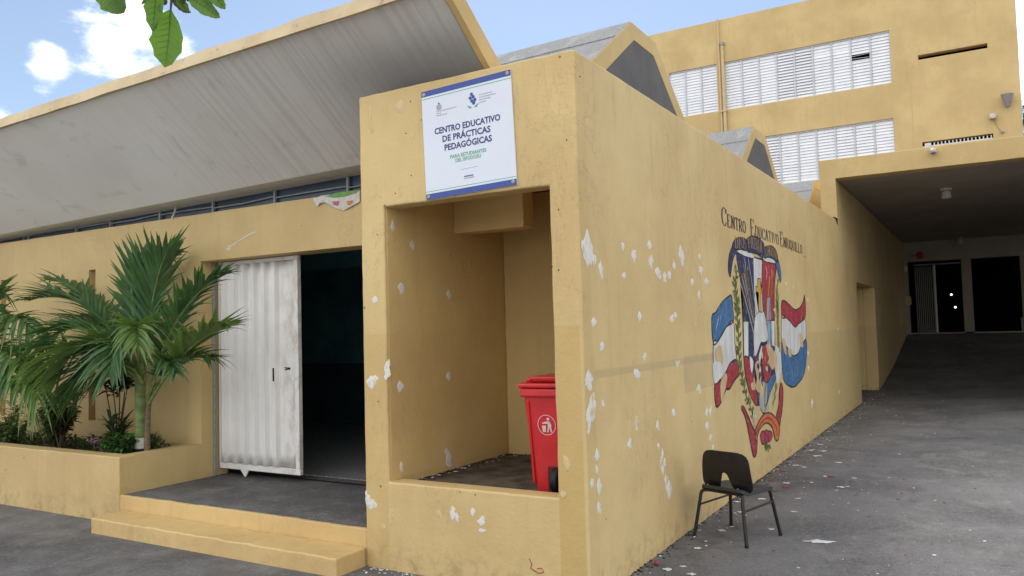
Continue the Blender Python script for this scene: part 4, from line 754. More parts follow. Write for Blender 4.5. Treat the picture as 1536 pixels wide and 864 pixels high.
# ------------------------------------------------------------------ the printed sign on the block
sgn = root('school_sign', (-2.7825, YF, 2.845), 'white printed sign with blue bands on the block, reading Centro Educativo de Practicas Pedagogicas', 'sign')
sgn.rotation_euler = (0, R(-1.9), 0)
SW, SH = .697, .731
def srect(name, mat, u0, u1, v0, v1, lift, parent=None):
    """u,v as fractions from the top left corner"""
    m = MB().box(-SW/2+u0*SW, -SW/2+u1*SW, -.012-lift, -.012-lift+.0008, SH/2-v1*SH, SH/2-v0*SH); o = m.build(name, mat, parent or sgn, local=True); ORI[o.name] = ori(sgn); return o
MB().box(-SW/2, SW/2, -.012, -.002, -SH/2, SH/2).build('board', 'sign_white', sgn, local=True, bevel=.001)
srect('blue_band', 'sign_blue', 0, 1, 0, .052, .001); srect('blue_band', 'sign_blue', 0, 1, .948, 1, .001)
srect('green_line', 'sign_green', 0, 1, .071, .0765, .001); srect('green_line', 'sign_green', 0, 1, .925, .930, .001)
def text(body, mat, u0, u1, vbase, cap, parent, bold=.0, name='lettering'):
    cu = bpy.data.curves.new('text', 'FONT'); cu.body = body; cu.size = 1; cu.offset = bold; cu.resolution_u = 2
    o = bpy.data.objects.new('text', cu); C.objects.link(o); dg = bpy.context.evaluated_depsgraph_get(); me = bpy.data.meshes.new_from_object(o.evaluated_get(dg)); bpy.data.objects.remove(o); bpy.data.curves.remove(cu)
    xs = [v.co.x for v in me.vertices]; w = max(xs)-min(xs); x0 = min(xs); sx = (u1-u0)*SW/w; sy = cap*SH/.70
    for v in me.vertices: v.co = Vector((-SW/2+u0*SW+(v.co.x-x0)*sx, -.0134, SH/2-vbase*SH+v.co.y*sy))
    me.name = name; o = link(name, me, mat, parent, local=True); return o
text('CENTRO EDUCATIVO', 'sign_navy', .135, .868, .417, .055, sgn, .027); text('DE PR\u00c1CTICAS', 'sign_navy', .222, .758, .500, .055, sgn, .027); text('PEDAG\u00d3GICAS', 'sign_navy', .240, .768, .583, .055, sgn, .027)
text('PARA ESTUDIANTES', 'sign_green', .300, .702, .665, .032, sgn, .020); text('DEL ISFODOSU', 'sign_green', .357, .640, .706, .032, sgn, .020)
srect('thin_rule', 'sign_grey', .41, .60, .778, .781, .001)
for v, u0, u1 in ((.842, .445, .548), (.860, .442, .556)):   # two lines of print too small to read in the photograph
    k = 9
    for i in range(k): srect('fine_print', 'sign_navy' if v < .85 else 'sign_grey', u0+(u1-u0)*i/k, u0+(u1-u0)*(i+.72)/k, v, v+.011, .001)
# small grey crest and its lines, top left; hexagon emblem, top right
cr = MB().lathe([(.002, 0), (.020, 0), (.020, -.001), (.002, -.001)], (-SW/2+.20*SW, -.0125, SH/2-.178*SH), 'y', 14).build('small_crest', 'sign_grey', sgn, local=True)
srect('crest_tower', 'sign_navy', .192, .208, .135, .165, .0012); srect('crest_wing', 'sign_grey', .172, .228, .158, .185, .0014)
for i, (u0, u1, v) in enumerate(((.168, .405, .207), (.168, .24, .227), (.168, .295, .247))):
    k = int((u1-u0)/.018)
    for j in range(k): srect('fine_print', 'sign_grey', u0+.018*j, u0+.018*j+.013, v, v+.009, .001)
for i, (u0, u1, v) in enumerate(((.655, .80, .150), (.655, .84, .172), (.655, .79, .194), (.655, .74, .216))):
    k = int((u1-u0)/.018)
    for j in range(k): srect('fine_print', 'sign_grey', u0+.018*j, u0+.018*j+.013, v, v+.009, .001)
for (u, v) in ((.572, .132), (.590, .158), (.556, .163), (.606, .187), (.572, .192), (.592, .214)):
    m = MB(); c = (-SW/2+u*SW, SH/2-v*SH); m.prism([(c[0]+.0125*math.cos(a), -.0136, c[1]+.0125*math.sin(a)) for a in (R(30+60*k) for k in range(6))], (0, .001, 0)); m.build('emblem_hexagon', 'sign_blue', sgn, local=True)
for s in (-1, 1):
    c = (-SW/2+(.582+s*.036)*SW, SH/2-.243*SH); MB().prism([(c[0]-s*.016, -.0136, c[1]-.004), (c[0], -.0136, c[1]-.010), (c[0]+s*.022, -.0136, c[1]+.014), (c[0]-s*.002, -.0136, c[1]+.006)], (0, .001, 0)).build('emblem_leaf', 'sign_green', sgn, local=True)
for u, v in ((.03, .03), (.965, .025), (.03, .972), (.965, .968)):
    MB().lathe([(.0145, 0), (.013, -.003), (.004, -.0045)], (-SW/2+u*SW, -.0125, SH/2-v*SH), 'y', 12).build('screw', 'screw', sgn, local=True)
# ------------------------------------------------------------------ red wheeled bin in the alcove
bn = root('wheeled_bin', (-2.385, 4.66, .548), 'red plastic wheeled rubbish bin standing inside the alcove behind the pillar', 'bin')
bn.scale = (1, 1, 1.045)
def bin_():
    m = MB(); rows = [(0, .150, .135), (.04, .152, .137), (.56, .190, .205), (.60, .192, .208)]; rings = []
    for z, hx, hy in rows:
        r = .03; pts = []
        for cx, cy, a0 in ((hx-r, hy-r, 0), (-hx+r, hy-r, 90), (-hx+r, -hy+r, 180), (hx-r, -hy+r, 270)):
            pts += [(cx+r*math.cos(R(a0+t)), cy+r*math.sin(R(a0+t)), z) for t in (0, 30, 60, 90)]
        rings.append(pts)
    n = 16; m.add([v for q in rings for v in q], [(i*n+k, i*n+(k+1) % n, (i+1)*n+(k+1) % n, (i+1)*n+k) for i in range(3) for k in range(n)]+[tuple(range(n-1, -1, -1))])
    m.build('body', 'red_plastic', bn, smooth=True, local=True, bevel=.004)
    for x in (-.155, .155): MB().add([(x-.008, -.146, .05), (x+.008, -.146, .05), (x+.008, -.216, .56), (x-.008, -.216, .56), (x-.008, -.13, .05), (x+.008, -.13, .05), (x+.008, -.19, .56), (x-.008, -.19, .56)], [(0, 1, 2, 3), (0, 4, 5, 1), (1, 5, 6, 2), (3, 2, 6, 7), (0, 3, 7, 4)]).build('side_rib', 'red_plastic', bn, local=True, bevel=.003)
    MB().box(-.205, .205, -.232, .222, .585, .640).build('rim', 'red_plastic', bn, smooth=True, local=True, bevel=.014)
    MB().box(-.215, .215, -.243, .232, .642, .672).build('lid', 'red_plastic', bn, smooth=True, local=True, bevel=.013)
    MB().box(-.180, .18, -.19, .19, .673, .705).build('lid_top', 'red_plastic', bn, smooth=True, local=True, bevel=.018)
    MB().tube([(-.12, -.21, .668), (-.12, -.235, .702), (.12, -.235, .702), (.12, -.21, .668)], .010, 8).build('lid_handle', 'red_plastic', bn, smooth=True, local=True)
    # wheel housing and wheel on the near side
    MB().box(-.055, .155, -.158, -.10, .0, .165).build('wheel_housing', 'red_dark', bn, local=True, bevel=.012)
    for x in (.02, .13):
        w = MB().lathe([(.02, -.026), (.070, -.026), (.078, -.018), (.078, .018), (.070, .026), (.02, .026)], (x-.01, -.150, .079), 'x', 24).build('wheel', 'rubber', bn, smooth=True, local=True)
        MB().lathe([(.010, -.032), (.040, -.028), (.040, .028), (.010, .032)], (x-.01, -.150, .079), 'x', 16).build('hub', 'black_plastic', w, local=True)
    # white litter symbol: ring, figure and basket
    zc, xc = .415, -.035; yy = lambda z: -.137-(z-.04)/.52*.068-.0035
    def decal(nm, pts):
        m = MB(); P = [(xc+a, yy(zc+b), zc+b) for a, b in pts]; m.prism(P, (0, -.0008, 0)); m.build(nm, 'bin_white', bn, local=True)
    n = 36; m = MB(); vs = []
    for k in range(n):
        a = 2*math.pi*k/n
        for r in (.059, .063): vs.append((xc+r*math.cos(a), yy(zc+r*math.sin(a))-.0006, zc+r*math.sin(a)))
    m.add(vs, [(2*k, 2*k+1, (2*k+3) % (2*n), (2*k+2) % (2*n)) for k in range(n)]); m.build('symbol_ring', 'bin_white', bn, local=True)
    decal('symbol_head', [(.012+.010*math.cos(2*math.pi*k/12), .036+.010*math.sin(2*math.pi*k/12)) for k in range(12)])
    decal('symbol_figure', [(-.030, .014), (.002, .022), (.022, .022), (.034, -.002), (.030, -.012), (.036, -.044), (.026, -.044), (.018, -.014), (.010, -.044), (.000, -.044), (.008, -.010), (.008, .008), (-.028, .006)])
    decal('symbol_basket', [(-.034, -.004), (-.006, -.004), (-.009, -.044), (-.030, -.044)])
bin_()
bn.rotation_euler = (0, 0, R(4))
# ------------------------------------------------------------------ small black school chair by the wall
ch = root('school_chair', (-1.637, 6.022, 0), 'small black plastic school chair with slanted steel legs beside the painted wall', 'chair', rz=R(-19))
def chair():
    def shell(u, v):   # u -1..1 across, v 0..1 up
        w = .222-.028*v; x = u*w+.016; z = .350+.305*v; y = -.130-.055*v-.012*math.sin(math.pi*v)+.035*u*u*(.4+.6*v)
        return Vector((x, y, z))
    n = 48; outer = []; hole = []
    for k in range(n):
        a = 2*math.pi*(k+.5)/n; c, s_ = math.cos(a), math.sin(a); e = 5.0
        r = (abs(c)**e+abs(s_)**e)**(-1/e); outer.append((c*r, .5+.5*s_*r))
        # rounded triangular opening: apex up
        best = 9.; quad = [(-.33, .05), (.33, .05), (.30, .12), (.13, .44), (.06, .48), (-.06, .48), (-.13, .44), (-.30, .12)]
        for (ax_, ay_), (bx_, by_) in zip(quad, quad[1:]+quad[:1]):
            ax_, bx_ = ax_*.9, bx_*.9; ex, ey = bx_-ax_, by_-ay_; den = c*ey-s_*ex
            if abs(den) > 1e-9:
                t = (ax_*ey-(ay_-.24)*ex)/den; u_ = (ax_*s_-(ay_-.24)*c)/den
                if t > 0 and -1e-6 <= u_ <= 1+1e-6: best = min(best, t)
        hole.append((c*best, .24+s_*best))
    m = MB(); rings = 6; vs = []
    for j in range(rings+1):
        t = j/rings
        for (hu, hv), (ou, ov) in zip(hole, outer): vs.append(shell(hu+(ou-hu)*t, hv+(ov-hv)*t))
    m.add(vs, [(j*n+k, j*n+(k+1) % n, (j+1)*n+(k+1) % n, (j+1)*n+k) for j in range(rings) for k in range(n)])
    o = m.build('backrest', 'black_plastic', ch, smooth=True, local=True); md = o.modifiers.new('solid', 'SOLIDIFY'); md.thickness = .011; md.offset = 0; bev(o, .003, 2)
    m = MB(); nx, ny = 12, 12; vs = []
    for j in range(ny+1):
        for i in range(nx+1):
            u = i/nx*2-1; v = j/ny; w = .192+.012*v-(.03*max(0, v-.85)/.15)-(.02*max(0, .1-v)/.1); y = -.185+.40*v; z = .372-.014*math.sin(math.pi*min(1, v*1.1))*(1-u*u)-(.018*max(0, (v-.82)/.18)**2)+(.022*max(0, .12-v)/.12)
            vs.append((u*w, y, z))
    m.add(vs, [(j*(nx+1)+i, j*(nx+1)+i+1, (j+1)*(nx+1)+i+1, (j+1)*(nx+1)+i) for j in range(ny) for i in range(nx)])
    o = m.build('seat', 'seat_grey', ch, smooth=True, local=True); md = o.modifiers.new('solid', 'SOLIDIFY'); md.thickness = .028; md.offset = -1; bev(o, .004, 2)
    r = .0132
    def arc(p, q, c, k=5): return [Vector(p)*(1-t)**2+Vector(c)*2*t*(1-t)+Vector(q)*t*t for t in (i/k for i in range(k+1))]
    for s in (-1, 1):
        bt, bt2, bb = (s*.155, -.175, .350), (s*.182, -.200, .300), (s*.225, -.235, .012)
        pts = [(s*.12, -.155, .352)]+arc(bt, bt2, (s*.185, -.19, .350))+[bb]
        o = MB().tube(pts, r, 10).build('rear_leg', 'black_steel', ch, smooth=True, local=True); MB().lathe([(.014, 0), (.014, .02)], (s*.225, -.235, 0), 'z', 10).build('foot_cap', 'rubber', o, local=True)
        pts = [(s*.12, .140, .350)]+arc((s*.155, .150, .350), (s*.178, .178, .300), (s*.185, .162, .350))+[(s*.215, .225, .012)]
        o = MB().tube(pts, r, 10).build('front_leg', 'black_steel', ch, smooth=True, local=True); MB().lathe([(.014, 0), (.014, .02)], (s*.215, .225, 0), 'z', 10).build('foot_cap', 'rubber', o, local=True)
        MB().tube([(s*.192, -.212, .240), (s*.186, .190, .255)], .008, 8).build('side_stretcher', 'black_steel', ch, smooth=True, local=True)
        MB().tube([(s*.12, -.17, .352), (s*.12, .16, .350)], .010, 8).build('seat_rail', 'black_steel', ch, smooth=True, local=True)
    MB().tube([(-.155, -.178, .352), (.155, -.178, .352)], .010, 8).build('rear_rail', 'black_steel', ch, smooth=True, local=True)
    for x in (-.13, .13): MB().lathe([(.008, 0), (.006, -.004)], (x, -.176, .39), 'y', 8).build('rivet', 'lamp_metal', ch, local=True)
chair()
# ------------------------------------------------------------------ a chair silhouette inside the hall
ic = root('hall_chair', (-5.3, 7.2, .25), 'dark chair barely visible inside the unlit hall beyond the door', 'chair')
MB().box(-5.50, -5.10, 7.0, 7.4, .68, .71).build('seat', 'black_plastic', ic, bevel=.01); MB().box(-5.50, -5.10, 7.38, 7.42, .86, 1.15).build('backrest', 'black_plastic', ic, bevel=.02)
for x in (-5.48, -5.12):
    for y in (7.02, 7.40): MB().tube([(x, y, .25), (x, y, .70 if y < 7.2 else 1.1)], .012, 8).build('leg', 'black_steel', ic)
# brush highlights on the flags and shield, red scribble on the block
for i, q in enumerate(([(7.059, 1.671), (6.985, 1.599), (6.926, 1.529)], [(7.212, 1.744), (7.107, 1.652), (7.046, 1.58)], [(6.997, 1.331), (7.02, 1.223), (6.972, 1.155)], [(7.351, 1.503), (7.291, 1.375), (7.221, 1.267)], [(10.08, 1.084), (10.124, 0.958), (10.126, 0.86)], [(10.433, 1.116), (10.455, 0.988), (10.407, 0.89)], [(10.02, 1.624), (10.047, 1.477), (9.997, 1.356)], [(10.852, 1.674), (10.876, 1.542), (10.79, 1.412)], [(9.94, 1.795), (9.985, 1.734), (10.018, 1.673)], [(10.871, 1.753), (10.913, 1.7), (10.84, 1.621)])):
    line('brush_highlight', smooth_line(q, 4), .0045, ('m_white', 'm_lightblue', 'm_grey')[i % 3], 1.9, taper=True)
for i, q in enumerate(([(8.004, 2.265), (8.062, 2.195), (8.023, 2.103)], [(8.191, 2.262), (8.224, 2.174), (8.245, 2.084)], [(8.947, 2.229), (9.003, 2.15), (8.927, 2.049)], [(9.234, 2.228), (9.244, 2.128), (9.165, 2.025)])):
    line('brush_highlight', smooth_line(q, 4), .0045, 'm_white', 2.25, taper=True)
def scrib(pts):
    m = MB(); m.tube([(x, YF-.0015, z) for x, z in pts], .0028, 5); return m
SC = [(-2.414, 0.208), (-2.397, 0.179), (-2.407, 0.154), (-2.38, 0.141), (-2.353, 0.129), (-2.316, 0.142), (-2.333, 0.163), (-2.361, 0.156)]
scrib(SC).build('red_scribble', 'm_red', block)
# ------------------------------------------------------------------ palms in the planter
def bez(p0, p1, p2, t): return p0*(1-t)**2+p1*2*t*(1-t)+p2*t*t
def leaflet(m, p, d, up, ln, w, droop, k=4):
    """a folded, tapering strip starting at p in direction d"""
    d = d.normalized(); side = d.cross(up)
    if side.length < .05: side = d.orthogonal()
    side.normalize(); nrm = side.cross(d).normalized(); vs = []
    for i in range(k+1):
        t = i/k; q = p+d*ln*t+Vector((0, 0, -1))*droop*ln*t*t; ww = w*(.35+.65*math.sin(math.pi*min(1, t*.8+.22)))*(1-t**3)
        if i == k: ww = w*.03
        vs += [q-side*ww+nrm*ww*.45, q, q+side*ww+nrm*ww*.45]
    m.add(vs, [(3*i+a, 3*i+a+1, 3*i+a+4, 3*i+a+3) for i in range(k) for a in (0, 1)])
def frond(palm, p0, p1, p2, n, ln, w, mat, single, droop=.35, spread=.8, start=.24, up=None, seed=0):
    rnd = random.Random(seed); p0, p1, p2 = Vector(p0), Vector(p1), Vector(p2); pts = [bez(p0, p1, p2, i/12) for i in range(13)]
    fr = MB().tube(pts, [.013*(1-i/12)+.003 for i in range(13)], 6).build('frond', 'palm_stem', palm, smooth=True)
    stuff = MB()
    for i in range(n):
        for s in (-1, 1):
            t = start+(1-start)*(i+rnd.uniform(-.25, .25)+(.25 if s > 0 else 0))/n; t = min(.995, max(0, t)); p = bez(p0, p1, p2, t); tan = (bez(p0, p1, p2, min(1, t+.03))-bez(p0, p1, p2, max(0, t-.03))).normalized()
            upv = up or Vector((0, 0, 1)); sd = tan.cross(upv)
            if sd.length < .25: sd = tan.cross(Vector((.3, -1, .1)))
            sd.normalize(); f = math.sin(math.pi*(.14+.80*(t-start)/(1-start)))**.6; ang = spread*(1.15-.75*(t-start)/(1-start))+rnd.uniform(-.10, .10)
            nn = sd.cross(tan).normalized()
            d = tan*math.cos(ang)+sd*s*math.sin(ang)+nn*(.22+rnd.uniform(-.16, .16))+Vector((0, 0, .12))
            m = MB() if single else stuff
            leaflet(m, p, d, nn, ln*f*rnd.uniform(.9, 1.2), w*1.42*(.7+.3*f), (droop+.12)*rnd.uniform(.3, 2.2)*(1 if t > .4 else .7))
            if single: m.build('leaflet', mat, fr)
    if not single: tag(stuff.build('leaflets', mat, fr), kind='stuff')
    return fr
palm = root('palm_tree', [(-6.739, 4.62, 0.524)][0], 'bushy young palm with long arching fronds between the planter edge and the sheet door', 'palm')
T = [(-6.671, 4.6, 0.482), (-6.67, 4.6, 0.727), (-6.659, 4.6, 0.911), (-6.619, 4.6, 1.126)]
MB().tube([tuple(v) for v in T], [.030, .026, .024, .018], 10).build('trunk', 'palm_trunk', palm, smooth=True)
T = [(-6.848, 4.66, 0.574), (-6.847, 4.66, 0.774), (-6.856, 4.66, 1.023), (-6.865, 4.66, 1.262), (-6.834, 4.66, 1.432)]
MB().tube([tuple(v) for v in T], [.058, .052, .050, .047, .030], 14).build('trunk', 'palm_stem', palm, smooth=True)
T = [(-6.848, 4.66, 0.574), (-6.847, 4.66, 0.674)]
MB().tube([tuple(v) for v in T], [.061, .057], 14).build('painted_band', 'white_band', palm, smooth=True)
FR_ = 1.45
FR = [
 ([(-6.805, 4.66, 1.181), (-6.827, 4.72, 2.033), (-6.461, 4.66, 2.399)], 17, .50, .017, 'palm_leaf', .05, .62, 1),
 ([(-6.805, 4.66, 1.181), (-7.085, 4.74, 1.981), (-7.119, 4.85, 2.414)], 15, .46, .017, 'palm_leaf', .05, .68, 1),
 ([(-6.825, 4.66, 1.149), (-7.325, 4.55, 2.214), (-8.433, 4.45, 2.018)], 20, .46, .014, 'palm_leaf', .04, .62, 1),
 ([(-6.658, 4.6, 1.033), (-6.265, 4.55, 1.943), (-5.464, 4.5, 2.123)], 18, .42, .014, 'palm_leaf', .10, .62, 1),
 ([(-6.61, 4.58, 1.006), (-5.886, 4.45, 1.637), (-5.231, 4.35, 1.669)], 18, .42, .016, 'palm_leaf_light', .08, .66, 1),
 ([(-6.757, 4.6, 1.186), (-7.379, 4.45, 2.052), (-7.847, 4.28, 1.519)], 22, .46, .015, 'palm_leaf', .15, .68, 0),
 ([(-6.737, 4.6, 1.279), (-6.501, 4.35, 2.009), (-6.149, 4.15, 1.535)], 15, .34, .013, 'palm_leaf_light', .20, .85, 0),
 ([(-6.737, 4.6, 1.186), (-6.922, 4.3, 1.966), (-7.425, 4.16, 1.241)], 20, .42, .015, 'palm_leaf_light', .20, .66, 0),
 ([(-6.786, 4.62, 1.184), (-7.032, 4.5, 1.911), (-7.341, 4.35, 1.103)], 18, .40, .015, 'palm_leaf', .2, .7, 0),
 ([(-6.658, 4.6, 1.033), (-6.176, 4.45, 1.584), (-5.864, 4.3, 1.302)], 11, .30, .013, 'palm_leaf', .2, .7, 0),
 ([(-6.824, 4.66, 1.275), (-7.121, 4.8, 2.115), (-6.62, 4.92, 2.416)], 15, .40, .014, 'palm_leaf', .35, .6, 0),
 ([(-6.786, 4.62, 1.246), (-6.775, 4.4, 1.9), (-6.613, 4.2, 1.304)], 14, .36, .014, 'palm_leaf', .2, .8, 0),
 ([(-6.757, 4.6, 1.186), (-7.679, 4.7, 2.207), (-8.701, 4.8, 2.267)], 16, .38, .014, 'palm_leaf', .1, .65, 0),
 ([(-6.757, 4.6, 1.186), (-7.6, 4.45, 1.672), (-8.424, 4.35, 1.488)], 18, .40, .014, 'palm_leaf', .15, .7, 0),
 ([(-6.639, 4.6, 1.034), (-6.223, 4.62, 1.52), (-5.766, 4.6, 1.4)], 13, .34, .014, 'palm_leaf', .2, .7, 0),
 ([(-6.757, 4.6, 1.186), (-7.115, 4.42, 1.663), (-7.506, 4.3, 1.042)], 16, .36, .014, 'palm_leaf', .25, .75, 0),
 ([(-6.757, 4.6, 1.186), (-7.321, 4.35, 1.857), (-7.894, 4.2, 1.202)], 18, .38, .014, 'palm_leaf_light', .25, .7, 0),
 ([(-6.786, 4.62, 1.184), (-6.752, 4.45, 1.532), (-7.003, 4.35, 1.201)], 12, .32, .014, 'palm_leaf', .25, .8, 0),
 ([(-6.904, 4.7, 1.24), (-7.613, 4.8, 2.004), (-8.585, 4.88, 1.756)], 16, .40, .014, 'palm_leaf', .15, .7, 0)]
for t_, b_ in (([(-6.619, 4.6, 1.126), (-6.316, 4.55, 1.284), (-6.016, 4.5, 1.522)], .008), ([(-6.639, 4.6, 1.034), (-6.53, 4.6, 1.28), (-6.499, 4.6, 1.524)], .009), ([(-6.805, 4.66, 1.181), (-6.885, 4.66, 1.401), (-6.906, 4.62, 1.655)], .010)):
    MB().tube([tuple(v) for v in t_], [b_, b_*.8, b_*.5], 6).build('old_petiole', 'palm_stem', palm, smooth=True)
FR_ = 1.75
for i, (p, n, ln, w, mat, dr, sp, single) in enumerate(FR): frond(palm, *p, int(n*FR_), ln*1.12, w*1.1, mat, bool(single), dr, sp, seed=i)
MB().tube([tuple(v) for v in [(-6.875, 4.62, 1.78), (-6.875, 4.6, 1.938), (-6.895, 4.6, 2.084)]], [.030, .028, .012], 8).build('new_spear_leaf', 'bright_leaf', palm, smooth=True)
palm2 = root('palm_tree', [(-9.666, 4.62, 0.446)][0], 'second young palm cut off by the left edge of the picture', 'palm')
MB().tube([tuple(v) for v in [(-9.666, 4.62, 0.446), (-9.645, 4.62, 0.965), (-9.622, 4.62, 1.374)]], [.06, .05, .035], 12).build('trunk', 'palm_stem', palm2, smooth=True)
for i, (p, n, ln, w, mat, dr, sp) in enumerate([
 ([(-9.62, 4.62, 1.262), (-8.919, 4.5, 2.196), (-8.095, 4.35, 1.684)], 18, .42, .014, 'palm_leaf', .5, .8), ([(-9.62, 4.62, 1.262), (-8.915, 4.4, 1.91), (-8.19, 4.25, 1.096)], 18, .42, .015, 'palm_leaf', .5, .8), ([(-9.62, 4.62, 1.262), (-9.534, 4.6, 2.155), (-9.12, 4.5, 2.134)], 14, .40, .014, 'palm_leaf', .4, .8),
 ([(-9.62, 4.62, 1.262), (-8.588, 4.4, 1.831), (-7.742, 4.2, 1.045)], 16, .40, .014, 'palm_leaf_light', .6, .8), ([(-9.62, 4.62, 1.262), (-9.834, 4.4, 2.239), (-10.353, 4.3, 1.58)], 16, .42, .015, 'palm_leaf', .5, .8), ([(-9.62, 4.62, 1.262), (-10.188, 4.7, 2.032), (-10.461, 4.75, 2.521)], 14, .42, .015, 'palm_leaf', .3, .8)]):
    frond(palm2, *p, int(n*1.4), ln*1.15, w*1.2, mat, False, dr, sp, seed=40+i)
# ------------------------------------------------------------------ small plants in the bed
def leafshape(m, p, d, up, ln, w, droop=.2, k=4):
    d = d.normalized(); side = d.cross(up); side = side.normalized() if side.length > .05 else d.orthogonal().normalized(); nrm = side.cross(d).normalized(); vs = []
    for i in range(k+1):
        t = i/k; q = p+d*ln*t+Vector((0, 0, -1))*droop*ln*t*t; ww = w*math.sin(math.pi*min(1, .05+.95*t))**.8*.5
        vs += [q-side*ww+nrm*ww*.3, q, q+side*ww+nrm*ww*.3]
    m.add(vs, [(3*i+a, 3*i+a+1, 3*i+a+4, 3*i+a+3) for i in range(k) for a in (0, 1)])
def shrub(name, base, h, rad, nst, nlf, ln, w, mats, label, cat='shrub', spiky=False, seed=1, bare=.35):
    rnd = random.Random(seed); base = Vector(base); p = root(name, base, label, cat); st = MB(); lv = {m: MB() for m in mats}
    for s in range(nst):
        a = rnd.uniform(0, 6.28); tip = base+Vector((math.cos(a)*rad*rnd.uniform(.3, 1), math.sin(a)*rad*rnd.uniform(.3, 1)*.7, h*rnd.uniform(.7, 1.05))); mid = (base+tip)/2+Vector((rnd.uniform(-.3, .3)*rad, 0, h*.08))
        st.tube([bez(base, mid, tip, t/4) for t in range(5)], [.008, .007, .006, .005, .003], 5)
        for j in range(nlf):
            t = bare+(1-bare)*rnd.random(); q = bez(base, mid, tip, t); a2 = rnd.uniform(0, 6.28); d = Vector((math.cos(a2), math.sin(a2)*.9, rnd.uniform(.1, .9) if not spiky else rnd.uniform(.5, 1.6)))
            leafshape(lv[rnd.choice(mats)], q, d, Vector((0, 0, 1)), ln*rnd.uniform(.6, 1.2), w, rnd.uniform(.1, .5))
    st.build('stems', 'twig', p, smooth=True)['kind'] = 'stuff'
    for m_, b in lv.items():
        if b.v: b.build('foliage', m_, p)['kind'] = 'stuff'
    return p
B = [(-7.324, 4.72, 0.424), (-7.605, 4.78, 0.398), (-6.932, 4.5, 0.617), (-7.999, 4.55, 0.555), (-8.181, 4.62, 0.388), (-9.328, 4.8, 0.659), (-8.768, 4.5, 0.44), (-6.305, 4.62, 0.632), (-6.889, 4.85, 0.558), (-7.394, 4.46, 0.523), (-8.12, 4.42, 0.423)]
zb = lambda p: (p[0], p[1], .495)
shrub('croton_shrub', zb(B[0]), .84, .26, 5, 26, .17, .060, ['red_leaf', 'dark_leaf'], 'thin stemmed shrub with dark red and green leaves left of the palm trunks', seed=3, bare=.75)
shrub('croton_shrub', zb(B[3]), .60, .26, 10, 40, .13, .042, ['red_leaf', 'dark_leaf', 'red_leaf'], 'dense purple red shrub in the bed between the two wall slots', seed=5, bare=.3)
shrub('spiky_plant', zb(B[0]), .34, .16, 9, 16, .22, .026, ['dark_leaf'], 'spiky rosette plant with narrow dark leaves at the foot of the red leaved shrub', 'plant', True, seed=7, bare=.1)
shrub('bright_plant', zb(B[2]), .22, .20, 18, 34, .085, .034, ['bright_leaf', 'bright_leaf', 'dark_leaf'], 'low bright green cushion plant at the front edge of the planter', 'plant', seed=9, bare=.1)
shrub('fern_plant', zb(B[5]), .58, .10, 2, 60, .20, .018, ['dark_leaf', 'red_leaf'], 'single upright plant with narrow side leaves under the left palm', 'plant', seed=11, bare=.15)
shrub('green_shrub', zb(B[4]), .40, .28, 16, 40, .085, .034, ['dark_leaf', 'palm_leaf'], 'low dark green shrub in front of the purple one', seed=13, bare=.15)
shrub('green_shrub', zb(B[6]), .34, .34, 20, 40, .08, .034, ['dark_leaf', 'palm_leaf_light'], 'low green shrub at the left edge of the picture', seed=15, bare=.05)
shrub('seedling', (-6.86, 4.78, .495), .20, .12, 4, 9, .09, .018, ['dark_leaf', 'palm_leaf'], 'small narrow leaved seedling in the right corner of the planter', 'plant', seed=17, bare=.3)
shrub('seedling', zb(B[8]), .22, .10, 4, 9, .09, .018, ['dark_leaf'], 'small seedling against the wall behind the palm trunks', 'plant', seed=19, bare=.3)
shrub('flowering_plant', zb([(-7.287, 4.5, 0.637)][0]), .15, .10, 6, 10, .05, .022, ['dark_leaf', 'flower'], 'tiny plant with pale purple flowers beside the bright green cushion', 'plant', seed=21, bare=.4)
rnd = random.Random(5); gm = MB()
for i in range(2600):
    x = rnd.uniform(-13, -6.72); y = rnd.uniform(4.39, 5.04)
    if noise.noise(Vector((x*1.6, y*3, 4))) < -.12: continue
    a = rnd.uniform(0, 6.28); leafshape(gm, Vector((x, y, .50+rnd.uniform(0, .09))), Vector((math.cos(a), math.sin(a), rnd.uniform(.3, 1.4))), Vector((0, 0, 1)), rnd.uniform(.05, .12), rnd.uniform(.018, .04), .3, 2)
tag(gm.build('ground_cover', 'dark_leaf'), 'low dark green ground cover growing over the planter soil', 'ground cover', kind='stuff')
lm = MB()
for i in range(90):
    x = rnd.uniform(-12, -6.7); y = rnd.uniform(4.40, 4.95); a = rnd.uniform(0, 6.28); leafshape(lm, Vector((x, y, .505+rnd.uniform(0, .02))), Vector((math.cos(a), math.sin(a), .1)), Vector((0, 0, 1)), rnd.uniform(.04, .10), .02, .1, 3)
tag(lm.build('fallen_leaves', 'dry_leaf'), 'dry fallen leaves lying on the planter soil', 'leaves', kind='stuff')
